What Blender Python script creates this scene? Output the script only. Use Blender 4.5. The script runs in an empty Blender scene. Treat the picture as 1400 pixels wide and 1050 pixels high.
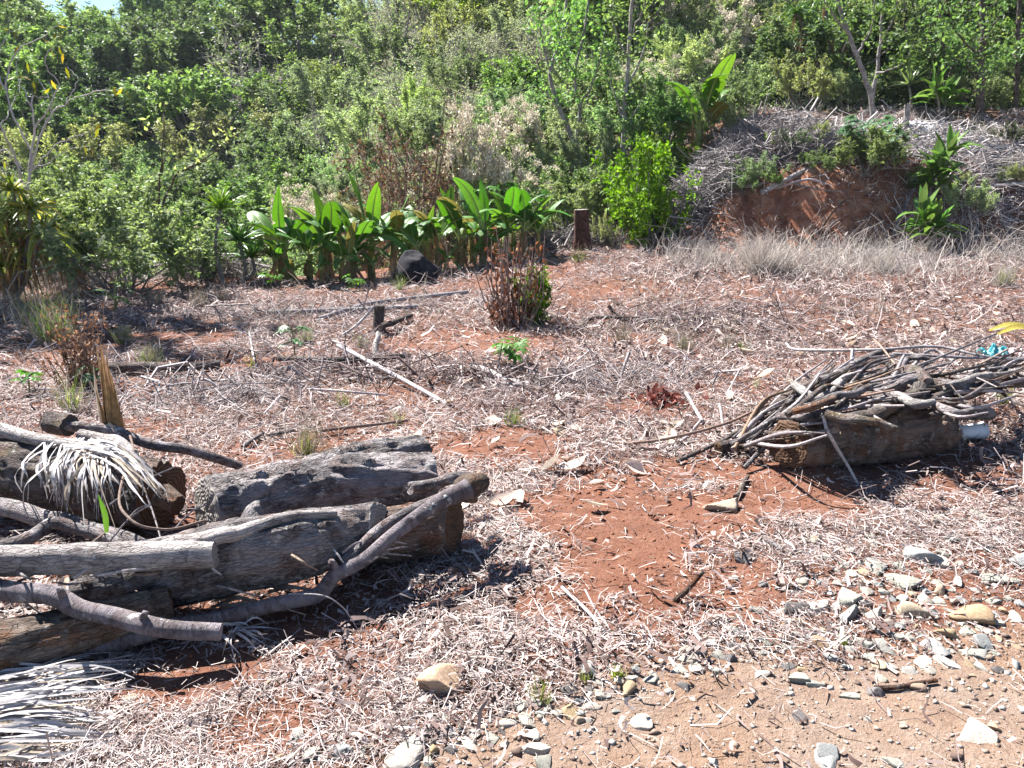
import bpy, math, random
import numpy as np
from mathutils import Vector, Matrix, Euler

# ------------------------------------------------------------------ camera, sky, sun, exposure
SC = bpy.context.scene
COL = SC.collection
R = math.radians
PITCH = R(14.6); FPX = 1058.0; EYE = 1.6
cd = bpy.data.cameras.new('camera'); cam = bpy.data.objects.new('camera', cd); COL.objects.link(cam)
cam.location = (0, 0, EYE); cam.rotation_euler = (R(90) - PITCH, 0, 0)
cd.sensor_width = 36; cd.lens = 36 * FPX / 1400; cd.clip_start = .05; cd.clip_end = 900
SC.camera = cam

SUN_EL = R(52); SUN_FROM = np.array([-.72, .69])           # the sun stands behind the scene, to the left
wd = bpy.data.worlds.new('World'); SC.world = wd; wd.use_nodes = True
wn = wd.node_tree.nodes; sky = wn.new('ShaderNodeTexSky'); sky.sky_type = 'NISHITA'
sky.sun_disc = False; sky.sun_elevation = SUN_EL; sky.sun_rotation = math.atan2(SUN_FROM[0], SUN_FROM[1])
sky.air_density = .9; sky.dust_density = .05; sky.ozone_density = 3.0; sky.altitude = 900
wd.node_tree.links.new(sky.outputs[0], wn['Background'].inputs[0]); wn['Background'].inputs[1].default_value = .05
sl = bpy.data.lights.new('sun', 'SUN'); sl.energy = 5.0; sl.angle = R(.53); sl.color = (1, .965, .915)
so = bpy.data.objects.new('sun', sl); COL.objects.link(so)
sd = Vector((SUN_FROM[0] * math.cos(SUN_EL), SUN_FROM[1] * math.cos(SUN_EL), math.sin(SUN_EL)))
so.rotation_euler = sd.to_track_quat('Z', 'Y').to_euler(); so.location = (-20, 30, 40)
SC.view_settings.view_transform = 'Standard'; SC.view_settings.look = 'None'
SC.view_settings.gamma = 1; SC.view_settings.use_curve_mapping = False; SC.view_settings.exposure = 2.2
SC.cycles.max_bounces = 6; SC.cycles.diffuse_bounces = 3; SC.cycles.transmission_bounces = 4; SC.cycles.transparent_max_bounces = 4
SC.cycles.use_denoising = True

# ------------------------------------------------------------------ noise and terrain
RNG = np.random.default_rng(7)
random.seed(7)

def _h(ix, iy, iz):
    n = (ix.astype(np.int64) * 374761393 + iy.astype(np.int64) * 668265263 + iz.astype(np.int64) * 1274126177) & 0xffffffff
    n = ((n ^ (n >> 13)) * 1274126177) & 0xffffffff
    return ((n ^ (n >> 16)) & 0xffff) / 32767.5 - 1.0

def vnoise(x, y, z=0.0):
    x, y, z = np.broadcast_arrays(np.asarray(x, float), np.asarray(y, float), np.asarray(z, float))
    fx, fy, fz = np.floor(x), np.floor(y), np.floor(z)
    u, v, w = x - fx, y - fy, z - fz
    u, v, w = [t * t * (3 - 2 * t) for t in (u, v, w)]
    o = 0
    for a in (0, 1):
        for b in (0, 1):
            for c in (0, 1):
                o = o + _h(fx + a, fy + b, fz + c) * (u if a else 1 - u) * (v if b else 1 - v) * (w if c else 1 - w)
    return o

def fbm(x, y, z=0.0, oct=4, lac=2.1, g=.5):
    s, a, t = 0, 1, 0
    for i in range(oct):
        s = s + a * vnoise(np.asarray(x) * lac ** i + 13.7 * i, np.asarray(y) * lac ** i - 7.1 * i, np.asarray(z) * lac ** i + 3.3 * i)
        t += a; a *= g
    return s / t

def sm(a, b, x):
    t = np.clip((np.asarray(x, float) - a) / (b - a), 0, 1)
    return t * t * (3 - 2 * t)

def H(x, y):
    x = np.asarray(x, float); y = np.asarray(y, float)
    right = sm(-3, 3, x); left = 1 - sm(-3.5, 2.5, x)
    z = .05 * right * np.clip(y - 8, 0, 8)
    z = z - .9 * left * sm(13.4 + 2.6 * sm(-4.5, -.5, x), 17 + 2 * sm(-4.5, -.5, x), y)
    farleft = 1 - sm(-14, -1, x)
    y0 = 17.5 + 12 * farleft + 4.5 * sm(3, 6, x)
    s = .46 - .05 * farleft - .04 * sm(2, 8, x)
    d = np.clip(y - y0, 0, None)
    crest = 62 - 2 * farleft
    z = z + s * np.clip(np.minimum(d, crest - y0), 0, None) + .05 * np.clip(y - crest, 0, None)
    bx = sm(2.4, 5.4, x) 
    yb = 14.5 + .35 * vnoise(x * .9, 3.1) + .15 * vnoise(x * 2.7, 8.2)
    yb = yb + .16 * np.abs(vnoise(x * 3.1, 21.0)) + .10 * vnoise(x * 6.3, 5.0); face = sm(yb, yb + 1.25 + .9 * sm(6.5, 8, x), y)
    z = z + bx * (1.12 * face + .40 * np.clip(y - yb - .75, 0, 4.8))
    z = z + bx * face * (.30 * fbm(x * 2.4, y * 1.6, 5, 4)) * (1 - sm(15.6, 16.6, y))
    z = z + .22 * sm(1.6, .4, np.hypot((x - 5.6) / 1.9, (y - 17.2) / 1.4)) * 1.0
    near = 1 - sm(16, 24, y)
    z = z + near * (.045 * fbm(x * .8, y * .8, 1, 3) + .012 * fbm(x * 5, y * 5, 2, 2) * (1 - sm(5, 12, y)))
    z = z + (1 - near) * .7 * fbm(x * .12, y * .12, 4, 3)
    # small spoil heap of red soil at the end of the right-hand log
    z = z + .07 * np.exp(-(((x - 1.62) / .22) ** 2 + ((y - 4.02) / .2) ** 2))
    return z

CP, SP = math.cos(PITCH), math.sin(PITCH)
def ray(px, py):
    a, b = (px - 700) / FPX, (525 - py) / FPX
    return np.array([a, CP + b * SP, -SP + b * CP])
_T = np.geomspace(.8, 220, 900)
def at(px, py, h=0.0):
    """World point over the terrain (h above it) on the line of sight through a pixel of the 1400 x 1050 photograph."""
    d = ray(px, py); T = _T
    for k in range(3):
        X = d[0] * T; Y = d[1] * T; Z = EYE + d[2] * T
        g = Z - H(X, Y) - h
        i = np.argmax(g < 0) if (g < 0).any() else len(T) - 1
        T = np.linspace(T[max(i - 1, 0)], T[i], 30)
    t = T[-1]
    return np.array([d[0] * t, d[1] * t, EYE + d[2] * t])
def at_y(px, py, Y):
    d = ray(px, py); t = Y / d[1]
    return np.array([d[0] * t, Y, EYE + d[2] * t])
def mpp(p):                                   # metres per photograph pixel at a point
    return (p[1] * CP - (p[2] - EYE) * SP) / FPX
def ground(x, y, h=0.0): return np.array([x, y, float(H(x, y)) + h])

# ------------------------------------------------------------------ mesh helpers
class MB:
    def __init__(s): s.V = []; s.F = []; s.U = []; s.n = 0
    def add(s, V, *Fs, uv=None):
        V = np.asarray(V, float).reshape(-1, 3)
        for F in Fs:
            F = np.asarray(F, int)
            if len(F): s.F.append(F + s.n)
        s.V.append(V); s.U.append(np.zeros((len(V), 2)) if uv is None else np.asarray(uv, float)); s.n += len(V)
        return s
    def mesh(s, name, mat, smooth=False):
        me = bpy.data.meshes.new(name)
        V = np.concatenate(s.V); U = np.concatenate(s.U)
        li = np.concatenate([f.ravel() for f in s.F]); tot = np.concatenate([np.full(len(f), f.shape[1]) for f in s.F])
        me.vertices.add(len(V)); me.vertices.foreach_set('co', V.astype(np.float32).ravel())
        me.loops.add(len(li)); me.loops.foreach_set('vertex_index', li.astype(np.int32))
        me.polygons.add(len(tot))
        me.polygons.foreach_set('loop_start', (np.cumsum(tot) - tot).astype(np.int32))
        if smooth: me.polygons.foreach_set('use_smooth', np.ones(len(tot), bool))
        uvl = me.uv_layers.new(name='UVMap'); uvl.data.foreach_set('uv', U[li].astype(np.float32).ravel())
        me.update(calc_edges=True); me.validate()
        if mat is not None: me.materials.append(mat)
        return me

def link(name, me, parent=None, loc=(0, 0, 0)):
    o = bpy.data.objects.new(name, me); COL.objects.link(o); o.location = loc
    if parent is not None: o.parent = parent
    return o
LABELS = {}
def tag(o, label, cat, group=None):
    o['label'] = label; o['category'] = cat
    if group: o['group'] = group
    LABELS[label] = LABELS.get(label, 0) + 1
    return o
def thing(name, label, cat, loc=(0, 0, 0), rz=0, group=None, sc=1.0):
    o = bpy.data.objects.new(name, None); COL.objects.link(o)
    o.location = loc; o.rotation_euler = (0, 0, rz); o.scale = (sc, sc, sc) if np.isscalar(sc) else sc
    o.empty_display_size = .1
    return tag(o, label, cat, group)
def stuff(o): o['kind'] = 'stuff'; return o
def nrm(v): return v / (np.linalg.norm(v, axis=-1, keepdims=True) + 1e-9)
ONES = 'first second third fourth fifth sixth seventh eighth ninth tenth eleventh twelfth thirteenth fourteenth fifteenth sixteenth seventeenth eighteenth nineteenth'.split()
TENS = {20: 'twenty', 30: 'thirty', 40: 'forty', 50: 'fifty', 60: 'sixty', 70: 'seventy', 80: 'eighty', 90: 'ninety'}
def ordw(i):
    i += 1
    if i < 20: return ONES[i - 1]
    if i >= 100: return 'hundredth' if i == 100 else 'hundred-and-' + ordw(i - 101)
    t = i // 10 * 10
    return (TENS[t][:-1] + 'ieth') if i == t else TENS[t] + '-' + ONES[i - t - 1]

def spline(P, n):
    P = np.asarray(P, float)
    if len(P) == 2: return P[0] + (P[1] - P[0]) * np.linspace(0, 1, n)[:, None]
    Q = np.vstack([2 * P[0] - P[1], P, 2 * P[-1] - P[-2]])
    t = np.linspace(0, len(P) - 1 - 1e-6, n); i = t.astype(int); u = (t - i)[:, None]
    a, b, c, d = Q[i], Q[i + 1], Q[i + 2], Q[i + 3]
    return .5 * (2 * b + (c - a) * u + (2 * a - 5 * b + 4 * c - d) * u ** 2 + (3 * b - a - 3 * c + d) * u ** 3)

def frames(P):
    T = nrm(np.gradient(P, axis=0)); N = np.zeros_like(T)
    a = np.array([0, 0, 1.]) if abs(T[0, 2]) < .9 else np.array([1., 0, 0])
    N[0] = nrm(a - T[0] * (a @ T[0]))
    for i in range(1, len(P)):
        v = N[i - 1] - T[i] * (N[i - 1] @ T[i]); N[i] = nrm(v)
    return T, N, np.cross(T, N)

def tube(mb, P, r, k=6, n=None, bump=0.0, cap=True, seed=0, fis=0.0, len_f=3.0):
    """Tapered tube along P, with bark relief when bump or fis is set. Seam column doubled for the UVs (metres)."""
    P = np.asarray(P, float)
    if n: P = spline(P, n)
    m = len(P); r = np.interp(np.linspace(0, 1, m), np.linspace(0, 1, len(np.atleast_1d(r))), np.atleast_1d(r)) if not np.isscalar(r) else np.full(m, r)
    T, N, B = frames(P); th = np.linspace(0, 2 * np.pi, k + 1)
    s = np.concatenate([[0], np.cumsum(np.linalg.norm(np.diff(P, axis=0), axis=1))])
    rr = np.repeat(r[:, None], k + 1, 1); ct, st = np.cos(th), np.sin(th)
    if bump or fis:
        S = s[:, None] + 0 * th; c = ct[None] + 0 * S; d = st[None] + 0 * S
        rr = rr * (1 + bump * fbm(c * 1.2 + seed, d * 1.2, S / max(r.max(), .01) * .22 + seed, 3))
        if fis:
            w = fbm(c * 5 + seed, d * 5, S * len_f + seed, 3)
            rr = rr * (1 - fis * np.clip(1 - np.abs(w) * 5, 0, 1) - fis * .7 * np.clip(1 - np.abs(fbm(c * 13, d * 13 + seed, S * len_f * .9, 2)) * 4, 0, 1) + fis * .4 * fbm(c * 9, d * 9 + seed, S * len_f * 3, 2))
    V = P[:, None] + rr[..., None] * (ct[None, :, None] * N[:, None] + st[None, :, None] * B[:, None])
    uv = np.stack([np.broadcast_to(th[None] * r.mean(), (m, k + 1)), np.broadcast_to(s[:, None], (m, k + 1))], -1).reshape(-1, 2)
    i, j = np.meshgrid(np.arange(m - 1), np.arange(k), indexing='ij'); a = (i * (k + 1) + j).ravel()
    F = np.stack([a, a + 1, a + k + 2, a + k + 1], 1)
    mb.add(V, F, uv=uv)
    if cap:
        for e, ring in ((0, V[0, :k]), (m - 1, V[-1, :k])):
            Vc = np.vstack([ring, P[e]]); j = np.arange(k); t = np.stack([j, (j + 1) % k, np.full(k, k)], 1)
            mb.add(Vc, t if e else t[:, ::-1])
    return V

def tubes_fast(mb, P0, P1, r, bend=.1, k=3, rng=RNG):
    """Many thin 3-sided two-segment twigs at once."""
    n = len(P0)
    if not n: return
    r = np.broadcast_to(r, (n,))
    M = (P0 + P1) / 2 + rng.normal(0, 1, (n, 3)) * (bend * np.linalg.norm(P1 - P0, axis=1))[:, None]
    D = nrm(P1 - P0); A = nrm(np.cross(D, rng.normal(0, 1, (n, 3)))); B = np.cross(D, A)
    rings = []
    for P, f in ((P0, 1), (M, .8), (P1, .4)):
        for q in range(k):
            a = 2 * np.pi * q / k
            rings.append(P + (r * f)[:, None] * (A * math.cos(a) + B * math.sin(a)))
    V = np.stack(rings, 1).reshape(-1, 3); base = (np.arange(n) * 3 * k)[:, None]
    fs = []
    for l in range(2):
        for q in range(k):
            fs.append(base + np.array([l * k + q, l * k + (q + 1) % k, (l + 1) * k + (q + 1) % k, (l + 1) * k + q]))
    mb.add(V, np.stack(fs, 1).reshape(-1, 4))

def leaves(mb, P, D, N, L, W, fold=.18, droop=0.0, mid=.42):
    """One folded rhombus per leaf."""
    n = len(P); L = np.broadcast_to(L, (n,))[:, None]; W = np.broadcast_to(W, (n,))[:, None]
    S = nrm(np.cross(D, N)); N = np.cross(S, D)
    m = P + D * L * mid
    V = np.stack([P, m + S * W / 2 + N * W * fold, P + D * L - np.array([0, 0, 1.]) * L * droop, m - S * W / 2 + N * W * fold], 1)
    mb.add(V.reshape(-1, 3), np.arange(n * 4).reshape(-1, 4))

def ribbons(mb, P, D, N, L, W, curl, seg=2, taper=.6, rng=RNG):
    """Bent strips: P start, D direction, N up, curl sideways/up bend."""
    n = len(P); L = np.broadcast_to(L, (n,))[:, None]; W = np.broadcast_to(W, (n,))[:, None]
    S = nrm(np.cross(D, N)); rows = []
    cs = rng.normal(0, 1, (n, 1)) * curl; cn = rng.normal(0, 1, (n, 1)) * curl * .6
    for i in range(seg + 1):
        t = i / seg
        c = P + D * L * t + (S * cs + N * cn) * L * (4 * t * (1 - t)) * .5
        w = W * (1 - (1 - taper) * t) * .5
        rows += [c - S * w, c + S * w]
    V = np.stack(rows, 1).reshape(-1, 3); k = 2 * (seg + 1); b = (np.arange(n) * k)[:, None]
    mb.add(V, np.concatenate([b + np.array([2 * i, 2 * i + 1, 2 * i + 3, 2 * i + 2]) for i in range(seg)]))

def blade(mb, P, W, N=None, fold=.0, n=None, seg_uv=True):
    """One strap: centre line P, width profile W, facing N; folded along its middle. Three columns."""
    P = np.asarray(P, float)
    if n: P = spline(P, n)
    m = len(P); W = np.interp(np.linspace(0, 1, m), np.linspace(0, 1, len(W)), W)
    T = nrm(np.gradient(P, axis=0)); N = np.array([0, 0, 1.]) if N is None else np.asarray(N, float)
    S = np.cross(T, N); bad = np.linalg.norm(S, axis=1) < .05; S[bad] = np.array([1., 0, 0]); S = nrm(S); U = np.cross(S, T)
    V = np.stack([P - S * W[:, None] / 2 + U * (W * fold)[:, None], P, P + S * W[:, None] / 2 + U * (W * fold)[:, None]], 1).reshape(-1, 3)
    s = np.linspace(0, 1, m); uv = np.stack([np.tile([0, .5, 1], m), np.repeat(s, 3)], 1)
    i = np.arange(m - 1)[:, None] * 3
    F = np.concatenate([i + np.array([0, 1, 4, 3]), i + np.array([1, 2, 5, 4])])
    mb.add(V, F, uv=uv)

# ------------------------------------------------------------------ materials
class G:
    def __init__(s, name):
        s.m = bpy.data.materials.new(name); s.m.use_nodes = True; s.t = s.m.node_tree; s.t.nodes.clear()
        s.out = s.t.nodes.new('ShaderNodeOutputMaterial')
    def n(s, t, **kw):
        nd = s.t.nodes.new('ShaderNode' + t)
        for k, v in kw.items():
            if k[0] == '_': setattr(nd, k[1:], v)
        for k, v in kw.items():
            if k[0] != '_':
                key = int(k[1:]) if k[0] == 'i' and k[1:].isdigit() else k.replace('__', ' ')
                s.set(nd.inputs[key], v)
        return nd
    def set(s, sock, v):
        if isinstance(v, bpy.types.NodeSocket): s.t.links.new(v, sock)
        elif isinstance(v, bpy.types.Node): s.t.links.new(v.outputs[0], sock)
        else:
            if sock.type == 'RGBA' and len(v) == 3: v = (*v, 1)
            sock.default_value = v
    def ramp(s, fac, stops, interp='LINEAR'):
        nd = s.t.nodes.new('ShaderNodeValToRGB'); e = nd.color_ramp; e.interpolation = interp
        while len(e.elements) < len(stops): e.elements.new(.5)
        for el, (p, c) in zip(e.elements, stops):
            el.position = p; el.color = (*c, 1) if len(c) == 3 else c
        s.set(nd.inputs[0], fac); return nd.outputs[0]
    def noise(s, vec, scale, detail=4, rough=.55, dist=0):
        nd = s.n('TexNoise', Scale=float(scale), Detail=float(detail), Roughness=rough, Distortion=float(dist))
        if vec is not None: s.set(nd.inputs['Vector'], vec)
        return nd.outputs['Fac']
    def mix(s, f, a, b, mode='MIX'):
        nd = s.t.nodes.new('ShaderNodeMix'); nd.data_type = 'RGBA'; nd.blend_type = mode
        s.set(nd.inputs[0], f); s.set(nd.inputs[6], a); s.set(nd.inputs[7], b); return nd.outputs[2]
    def math(s, op, a, b=0.0, c=0.0, clamp=False):
        nd = s.t.nodes.new('ShaderNodeMath'); nd.operation = op; nd.use_clamp = clamp
        s.set(nd.inputs[0], a); s.set(nd.inputs[1], b); s.set(nd.inputs[2], c); return nd.outputs[0]
    def coord(s, which='Object', scale=None):
        c = s.t.nodes.new('ShaderNodeTexCoord').outputs[which]
        if scale is None: return c
        return s.n('Mapping', Vector=c, Scale=scale).outputs[0]
    def bsdf(s, col, rough=.85, bump=None, bstr=.4, bdist=.01, spec=.25, trans=0, tcol=None):
        p = s.n('BsdfPrincipled', Roughness=rough); s.set(p.inputs['Base Color'], col); p.inputs['Specular IOR Level'].default_value = spec
        if bump is not None:
            b = s.n('Bump', Strength=bstr, Distance=bdist, Height=bump); s.t.links.new(b.outputs[0], p.inputs['Normal'])
        o = p.outputs[0]
        if trans:
            tr = s.n('BsdfTranslucent', Color=tcol if tcol is not None else col)
            mx = s.n('MixShader', i0=trans); s.t.links.new(o, mx.inputs[1]); s.t.links.new(tr.outputs[0], mx.inputs[2]); o = mx.outputs[0]
        s.t.links.new(o, s.out.inputs[0]); return s.m

def vary(g, col, hue=.025, val=.36, sat=.2):
    oi = g.t.nodes.new('ShaderNodeObjectInfo').outputs['Random']
    h = g.math('MULTIPLY_ADD', oi, 2 * hue, .5 - hue)
    r2 = g.math('FRACT', g.math('MULTIPLY', oi, 7.31)); r3 = g.math('FRACT', g.math('MULTIPLY', oi, 13.7))
    v = g.math('MULTIPLY_ADD', r2, 2 * val, 1 - val); sa = g.math('MULTIPLY_ADD', r3, 2 * sat, 1 - sat)
    return g.n('HueSaturation', Hue=h, Saturation=sa, Value=v, Color=col).outputs[0]

def leafmat(name, stops, trans=.40, rough=.6, spec=.22, var=(.025, .36, .2), tint=(1.15, 1.2, .62)):
    g = G(name); ri = g.t.nodes.new('ShaderNodeNewGeometry').outputs['Random Per Island']
    c = g.ramp(ri, stops)
    if var: c = vary(g, c, *var)
    t = g.mix(1.0, c, (*tint, 1), 'MULTIPLY')
    return g.bsdf(c, rough, spec=spec, trans=trans, tcol=t)

def islandmat(name, stops, rough=.8, trans=0, var=None, spec=.2):
    g = G(name); ri = g.t.nodes.new('ShaderNodeNewGeometry').outputs['Random Per Island']
    c = g.ramp(ri, stops)
    if var: c = vary(g, c, *var)
    return g.bsdf(c, rough, trans=trans, spec=spec)

def barkmat(name, dark, mid, light, lichen=.0, red=0.0, su=(46, 15, 1), moss=0.0, cr=1.5, ckw=.45):
    g = G(name); uv = g.n('Mapping', Vector=g.coord('UV'), Scale=su).outputs[0]; oc = g.coord('Object')
    f = g.noise(uv, 1.0, 6, .65, .6); fine = g.noise(uv, 5.0, 4, .6)
    big = g.noise(oc, 4.0, 4, .6)
    c = g.ramp(f, [(.3, dark), (.5, mid), (.72, light)])
    c = g.mix(g.math('MULTIPLY', big, .55), c, g.ramp(fine, [(.35, dark), (.65, light)]))
    if red: c = g.mix(g.math('MULTIPLY', g.ramp(g.noise(oc, 7, 3), [(.45, (0, 0, 0)), (.6, (1, 1, 1))]), red), c, (.19, .075, .035, 1))
    if lichen:
        l = g.math('MULTIPLY', g.ramp(g.noise(oc, 22, 5, .62, .4), [(.60, (0, 0, 0)), (.66, (1, 1, 1))]), g.ramp(g.noise(oc, 5, 2), [(.42, (0, 0, 0)), (.6, (1, 1, 1))]))
        c = g.mix(g.math('MULTIPLY', l, lichen), c, (.55, .55, .52, 1))
    if moss: c = g.mix(g.math('MULTIPLY', g.ramp(g.noise(oc, 9, 3), [(.5, (0, 0, 0)), (.62, (1, 1, 1))]), moss), c, (.10, .11, .035, 1))
    vo = g.n('TexVoronoi', _feature='DISTANCE_TO_EDGE', Vector=g.n('VectorMath', _operation='ADD', i0=uv, i1=g.n('TexNoise', Vector=oc, Scale=14.0, Detail=3.0).outputs['Color']).outputs[0], Scale=cr).outputs['Distance']
    ck = g.ramp(vo, [(.0, (1, 1, 1)), (.09, (0, 0, 0))]); c = g.mix(g.math('MULTIPLY', ck, ckw), c, (*[v * .5 for v in dark], 1))
    pt = g.ramp(g.noise(oc, 6.5, 4, .6, .8), [(.46, (0, 0, 0)), (.60, (1, 1, 1))]); c = g.mix(g.math('MULTIPLY', pt, .5), c, (*[v * 1.15 for v in light], 1))
    c = vary(g, c, .01, .15, .1)
    h = g.math('SUBTRACT', g.math('ADD', f, g.math('MULTIPLY', fine, .5)), g.math('MULTIPLY', ck, ckw * .6))
    return g.bsdf(c, .9, bump=h, bstr=1.0, bdist=.022, spec=.15)

def plain(name, col, rough=.8, nscale=20, amt=.35, bump=.3, spec=.25, trans=0, var=None):
    g = G(name); oc = g.coord('Object'); f = g.noise(oc, nscale, 5, .6)
    d = tuple(max(0, v * (1 - amt)) for v in col); l = tuple(v * (1 + amt) for v in col)
    c = g.ramp(f, [(.3, d), (.7, l)])
    if var: c = vary(g, c, *var)
    return g.bsdf(c, rough, bump=f, bstr=bump, bdist=.005, spec=spec, trans=trans)

M = {}
# bark and wood
M['bark_grey'] = barkmat('bark_grey', (.022, .018, .017), (.105, .09, .087), (.34, .315, .32), .9, .25)
M['bark_brown'] = barkmat('bark_brown', (.020, .013, .010), (.085, .058, .045), (.20, .155, .13), .5, .6)
M['bark_dark'] = barkmat('bark_dark', (.018, .014, .013), (.075, .06, .055), (.20, .175, .165), .7, .3, moss=.2)
M['bark_ring'] = barkmat('bark_ring', (.04, .032, .034), (.115, .097, .10), (.27, .24, .255), 1.0, .1, su=(14, 48, 1), ckw=.0)
M['bark_pale'] = barkmat('bark_pale', (.085, .07, .068), (.26, .235, .225), (.46, .43, .41), .7, .1)
M['bark_hill'] = barkmat('bark_hill', (.08, .065, .06), (.20, .175, .16), (.36, .33, .31), .3, .0)
M['twig_grey'] = plain('twig_grey', (0.226, 0.197, 0.197), .9, 60, .5, .3, var=(0.014, 0.336, 0.192))
M['twig_brown'] = plain('twig_brown', (.18, .125, .095), .9, 60, .5, .3, var=(.015, .35, .2))
M['twig_white'] = plain('twig_white', (0.336, 0.308, 0.300), .9, 60, .35, .3, var=(0.008, 0.160, 0.080))
def cutmat(name, a, b):
    g = G(name); oc = g.coord('UV')
    w = g.n('TexWave', _wave_type='RINGS', _rings_direction='Z', Vector=oc, Scale=2.4, Distortion=5.0, Detail=5.0).outputs['Fac']
    n = g.noise(oc, 6, 5, .6); c = g.mix(g.math('MULTIPLY', n, .8), g.ramp(w, [(.2, a), (.8, b)]), tuple(x * .55 for x in a))
    return g.bsdf(c, .9, bump=g.math('ADD', w, n), bstr=.5, bdist=.006, spec=.1)
M['cut_grey'] = cutmat('cut_grey', (.21, .185, .17), (.38, .35, .32))
M['cut_brown'] = cutmat('cut_brown', (.075, .042, .027), (.15, .092, .058))
M['cut_dark'] = cutmat('cut_dark', (.05, .045, .042), (.13, .115, .105))
# leaves
M['lf_dark'] = leafmat('leaf_dark', [(0, (0.041, 0.069, 0.037)), (.5, (0.081, 0.129, 0.062)), (1, (0.144, 0.198, 0.086))], .38)
M['lf_mid'] = leafmat('leaf_mid', [(0, (0.074, 0.118, 0.050)), (.5, (0.134, 0.202, 0.082)), (1, (0.240, 0.312, 0.132))], .42)
M['lf_bright'] = leafmat('leaf_bright', [(0, (.065, .12, .022)), (.5, (.115, .19, .034)), (1, (.20, .28, .06))], .45)
M['lf_olive'] = leafmat('leaf_olive', [(0, (0.101, 0.146, 0.081)), (.5, (0.201, 0.276, 0.149)), (1, (0.388, 0.462, 0.283))], .40, .65, .2)
M['lf_grey'] = leafmat('leaf_grey', [(0, (0.144, 0.159, 0.118)), (.5, (0.287, 0.309, 0.235)), (1, (0.513, 0.521, 0.408))], .3, .7, .2)
M['lf_pale'] = leafmat('leaf_pale', [(0, (0.130, 0.175, 0.069)), (.5, (0.258, 0.312, 0.130)), (1, (0.470, 0.501, 0.243))], .4, .6, .25)
M['lf_yellow'] = leafmat('leaf_yellow', [(0, (.09, .11, .018)), (.5, (.15, .155, .022)), (1, (.24, .19, .035))], .5)
M['lf_brown'] = leafmat('leaf_brown', [(0, (.05, .025, .017)), (.5, (.13, .065, .042)), (1, (.26, .15, .10))], .25, .8, .15, tint=(1.2, .9, .6))
M['flower'] = islandmat('flower_cream', [(0, (0.374, 0.312, 0.229)), (.5, (0.572, 0.499, 0.385)), (1, (0.749, 0.686, 0.562))], .9, .2)
def bananamat():
    g = G('banana_leaf'); uv = g.coord('UV'); m = g.n('Mapping', Vector=uv, Scale=(2, 60, 1)).outputs[0]
    v = g.noise(m, 1.0, 3, .6); c = g.ramp(v, [(.3, (.038, .105, .016)), (.7, (.078, .18, .026))])
    c = vary(g, c, .018, .3, .1); t = g.mix(1.0, c, (1.6, 1.5, .45, 1), 'MULTIPLY')
    return g.bsdf(c, .5, bump=v, bstr=.3, bdist=.004, spec=.3, trans=.36, tcol=t)
M['banana'] = bananamat()
M['banana_yellow'] = plain('banana_leaf_yellow', (.33, .275, .06), .5, 30, .25, .2, trans=.35, var=(.01, .1, .1))
M['midrib'] = plain('banana_midrib', (.24, .30, .10), .5, 30, .2, .2)
M['stem_green'] = plain('banana_stem', (.16, .15, .05), .6, 14, .5, .3, var=(.03, .2, .1))
M['sheath'] = plain('dead_sheath', (0.264, 0.152, 0.076), .85, 25, .45, .4, trans=.2, var=(0.010, 0.200, 0.080))
M['sheath_pale'] = plain('dead_sheath_pale', (.30, .245, .19), .85, 25, .4, .4, trans=.2)
M['strap'] = leafmat('strap_leaf', [(0, (0.058, 0.124, 0.023)), (.5, (0.111, 0.195, 0.039)), (1, (0.195, 0.286, 0.058))], .35, .35, .5)
M['strap_one'] = plain('cordyline_leaf', (.095, .19, .03), .32, 9, .3, .15, spec=.6, trans=.4, var=(.02, .3, .1))
M['strap_dark'] = leafmat('strap_leaf_dark', [(0, (0.035, 0.077, 0.025)), (.5, (0.070, 0.126, 0.042)), (1, (0.140, 0.196, 0.070))], .3, .4, .5)
M['strap_yel'] = leafmat('strap_leaf_yellow', [(0, (0.072, 0.120, 0.018)), (.5, (0.156, 0.204, 0.036)), (.8, (0.288, 0.288, 0.048)), (1, (0.396, 0.300, 0.072))], .4, .4, .4)
M['seed_leaf'] = plain('seedling_leaf', (.075, .19, .022), .4, 12, .25, .2, spec=.4, trans=.42, var=(.015, .2, .1))
M['seed_grey'] = plain('seedling_leaf_greyish', (.10, .19, .09), .45, 12, .25, .2, spec=.4, trans=.35, var=(.015, .2, .1))
M['frond'] = plain('dead_frond', (0.340, 0.323, 0.326), .7, 35, .22, .3, trans=.15, var=(0.005, 0.102, 0.068))
# ground cover
M['straw'] = islandmat('straw', [(0, (.095, .072, .064)), (.3, (.225, .182, .168)), (.65, (.375, .322, .302)), (1, (.54, .488, .465))], .75, .12)
M['straw_brown'] = islandmat('straw_brown', [(0, (0.047, 0.030, 0.027)), (.4, (0.129, 0.090, 0.084)), (.75, (0.274, 0.226, 0.223)), (1, (0.445, 0.394, 0.385))], .8, .1)
M['litter'] = islandmat('leaf_litter', [(0, (0.052, 0.032, 0.027)), (.4, (0.142, 0.095, 0.084)), (.75, (0.285, 0.223, 0.204)), (1, (0.475, 0.408, 0.380))], .8, .15)
M['drygrass'] = islandmat('dry_grass', [(0, (0.128, 0.102, 0.070)), (.5, (0.256, 0.221, 0.166)), (1, (0.384, 0.346, 0.282))], .8, .25, var=(0.006, 0.096, 0.096))
M['drygrass_pale'] = islandmat('dry_grass_pale', [(0, (0.240, 0.200, 0.176)), (.5, (0.384, 0.344, 0.304)), (1, (0.527, 0.488, 0.448))], .8, .25, var=(0.007, 0.096, 0.080))
M['greengrass'] = leafmat('green_grass', [(0, (.07, .12, .02)), (.5, (.13, .19, .035)), (1, (.30, .29, .10))], .4, .6, .3)
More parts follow.
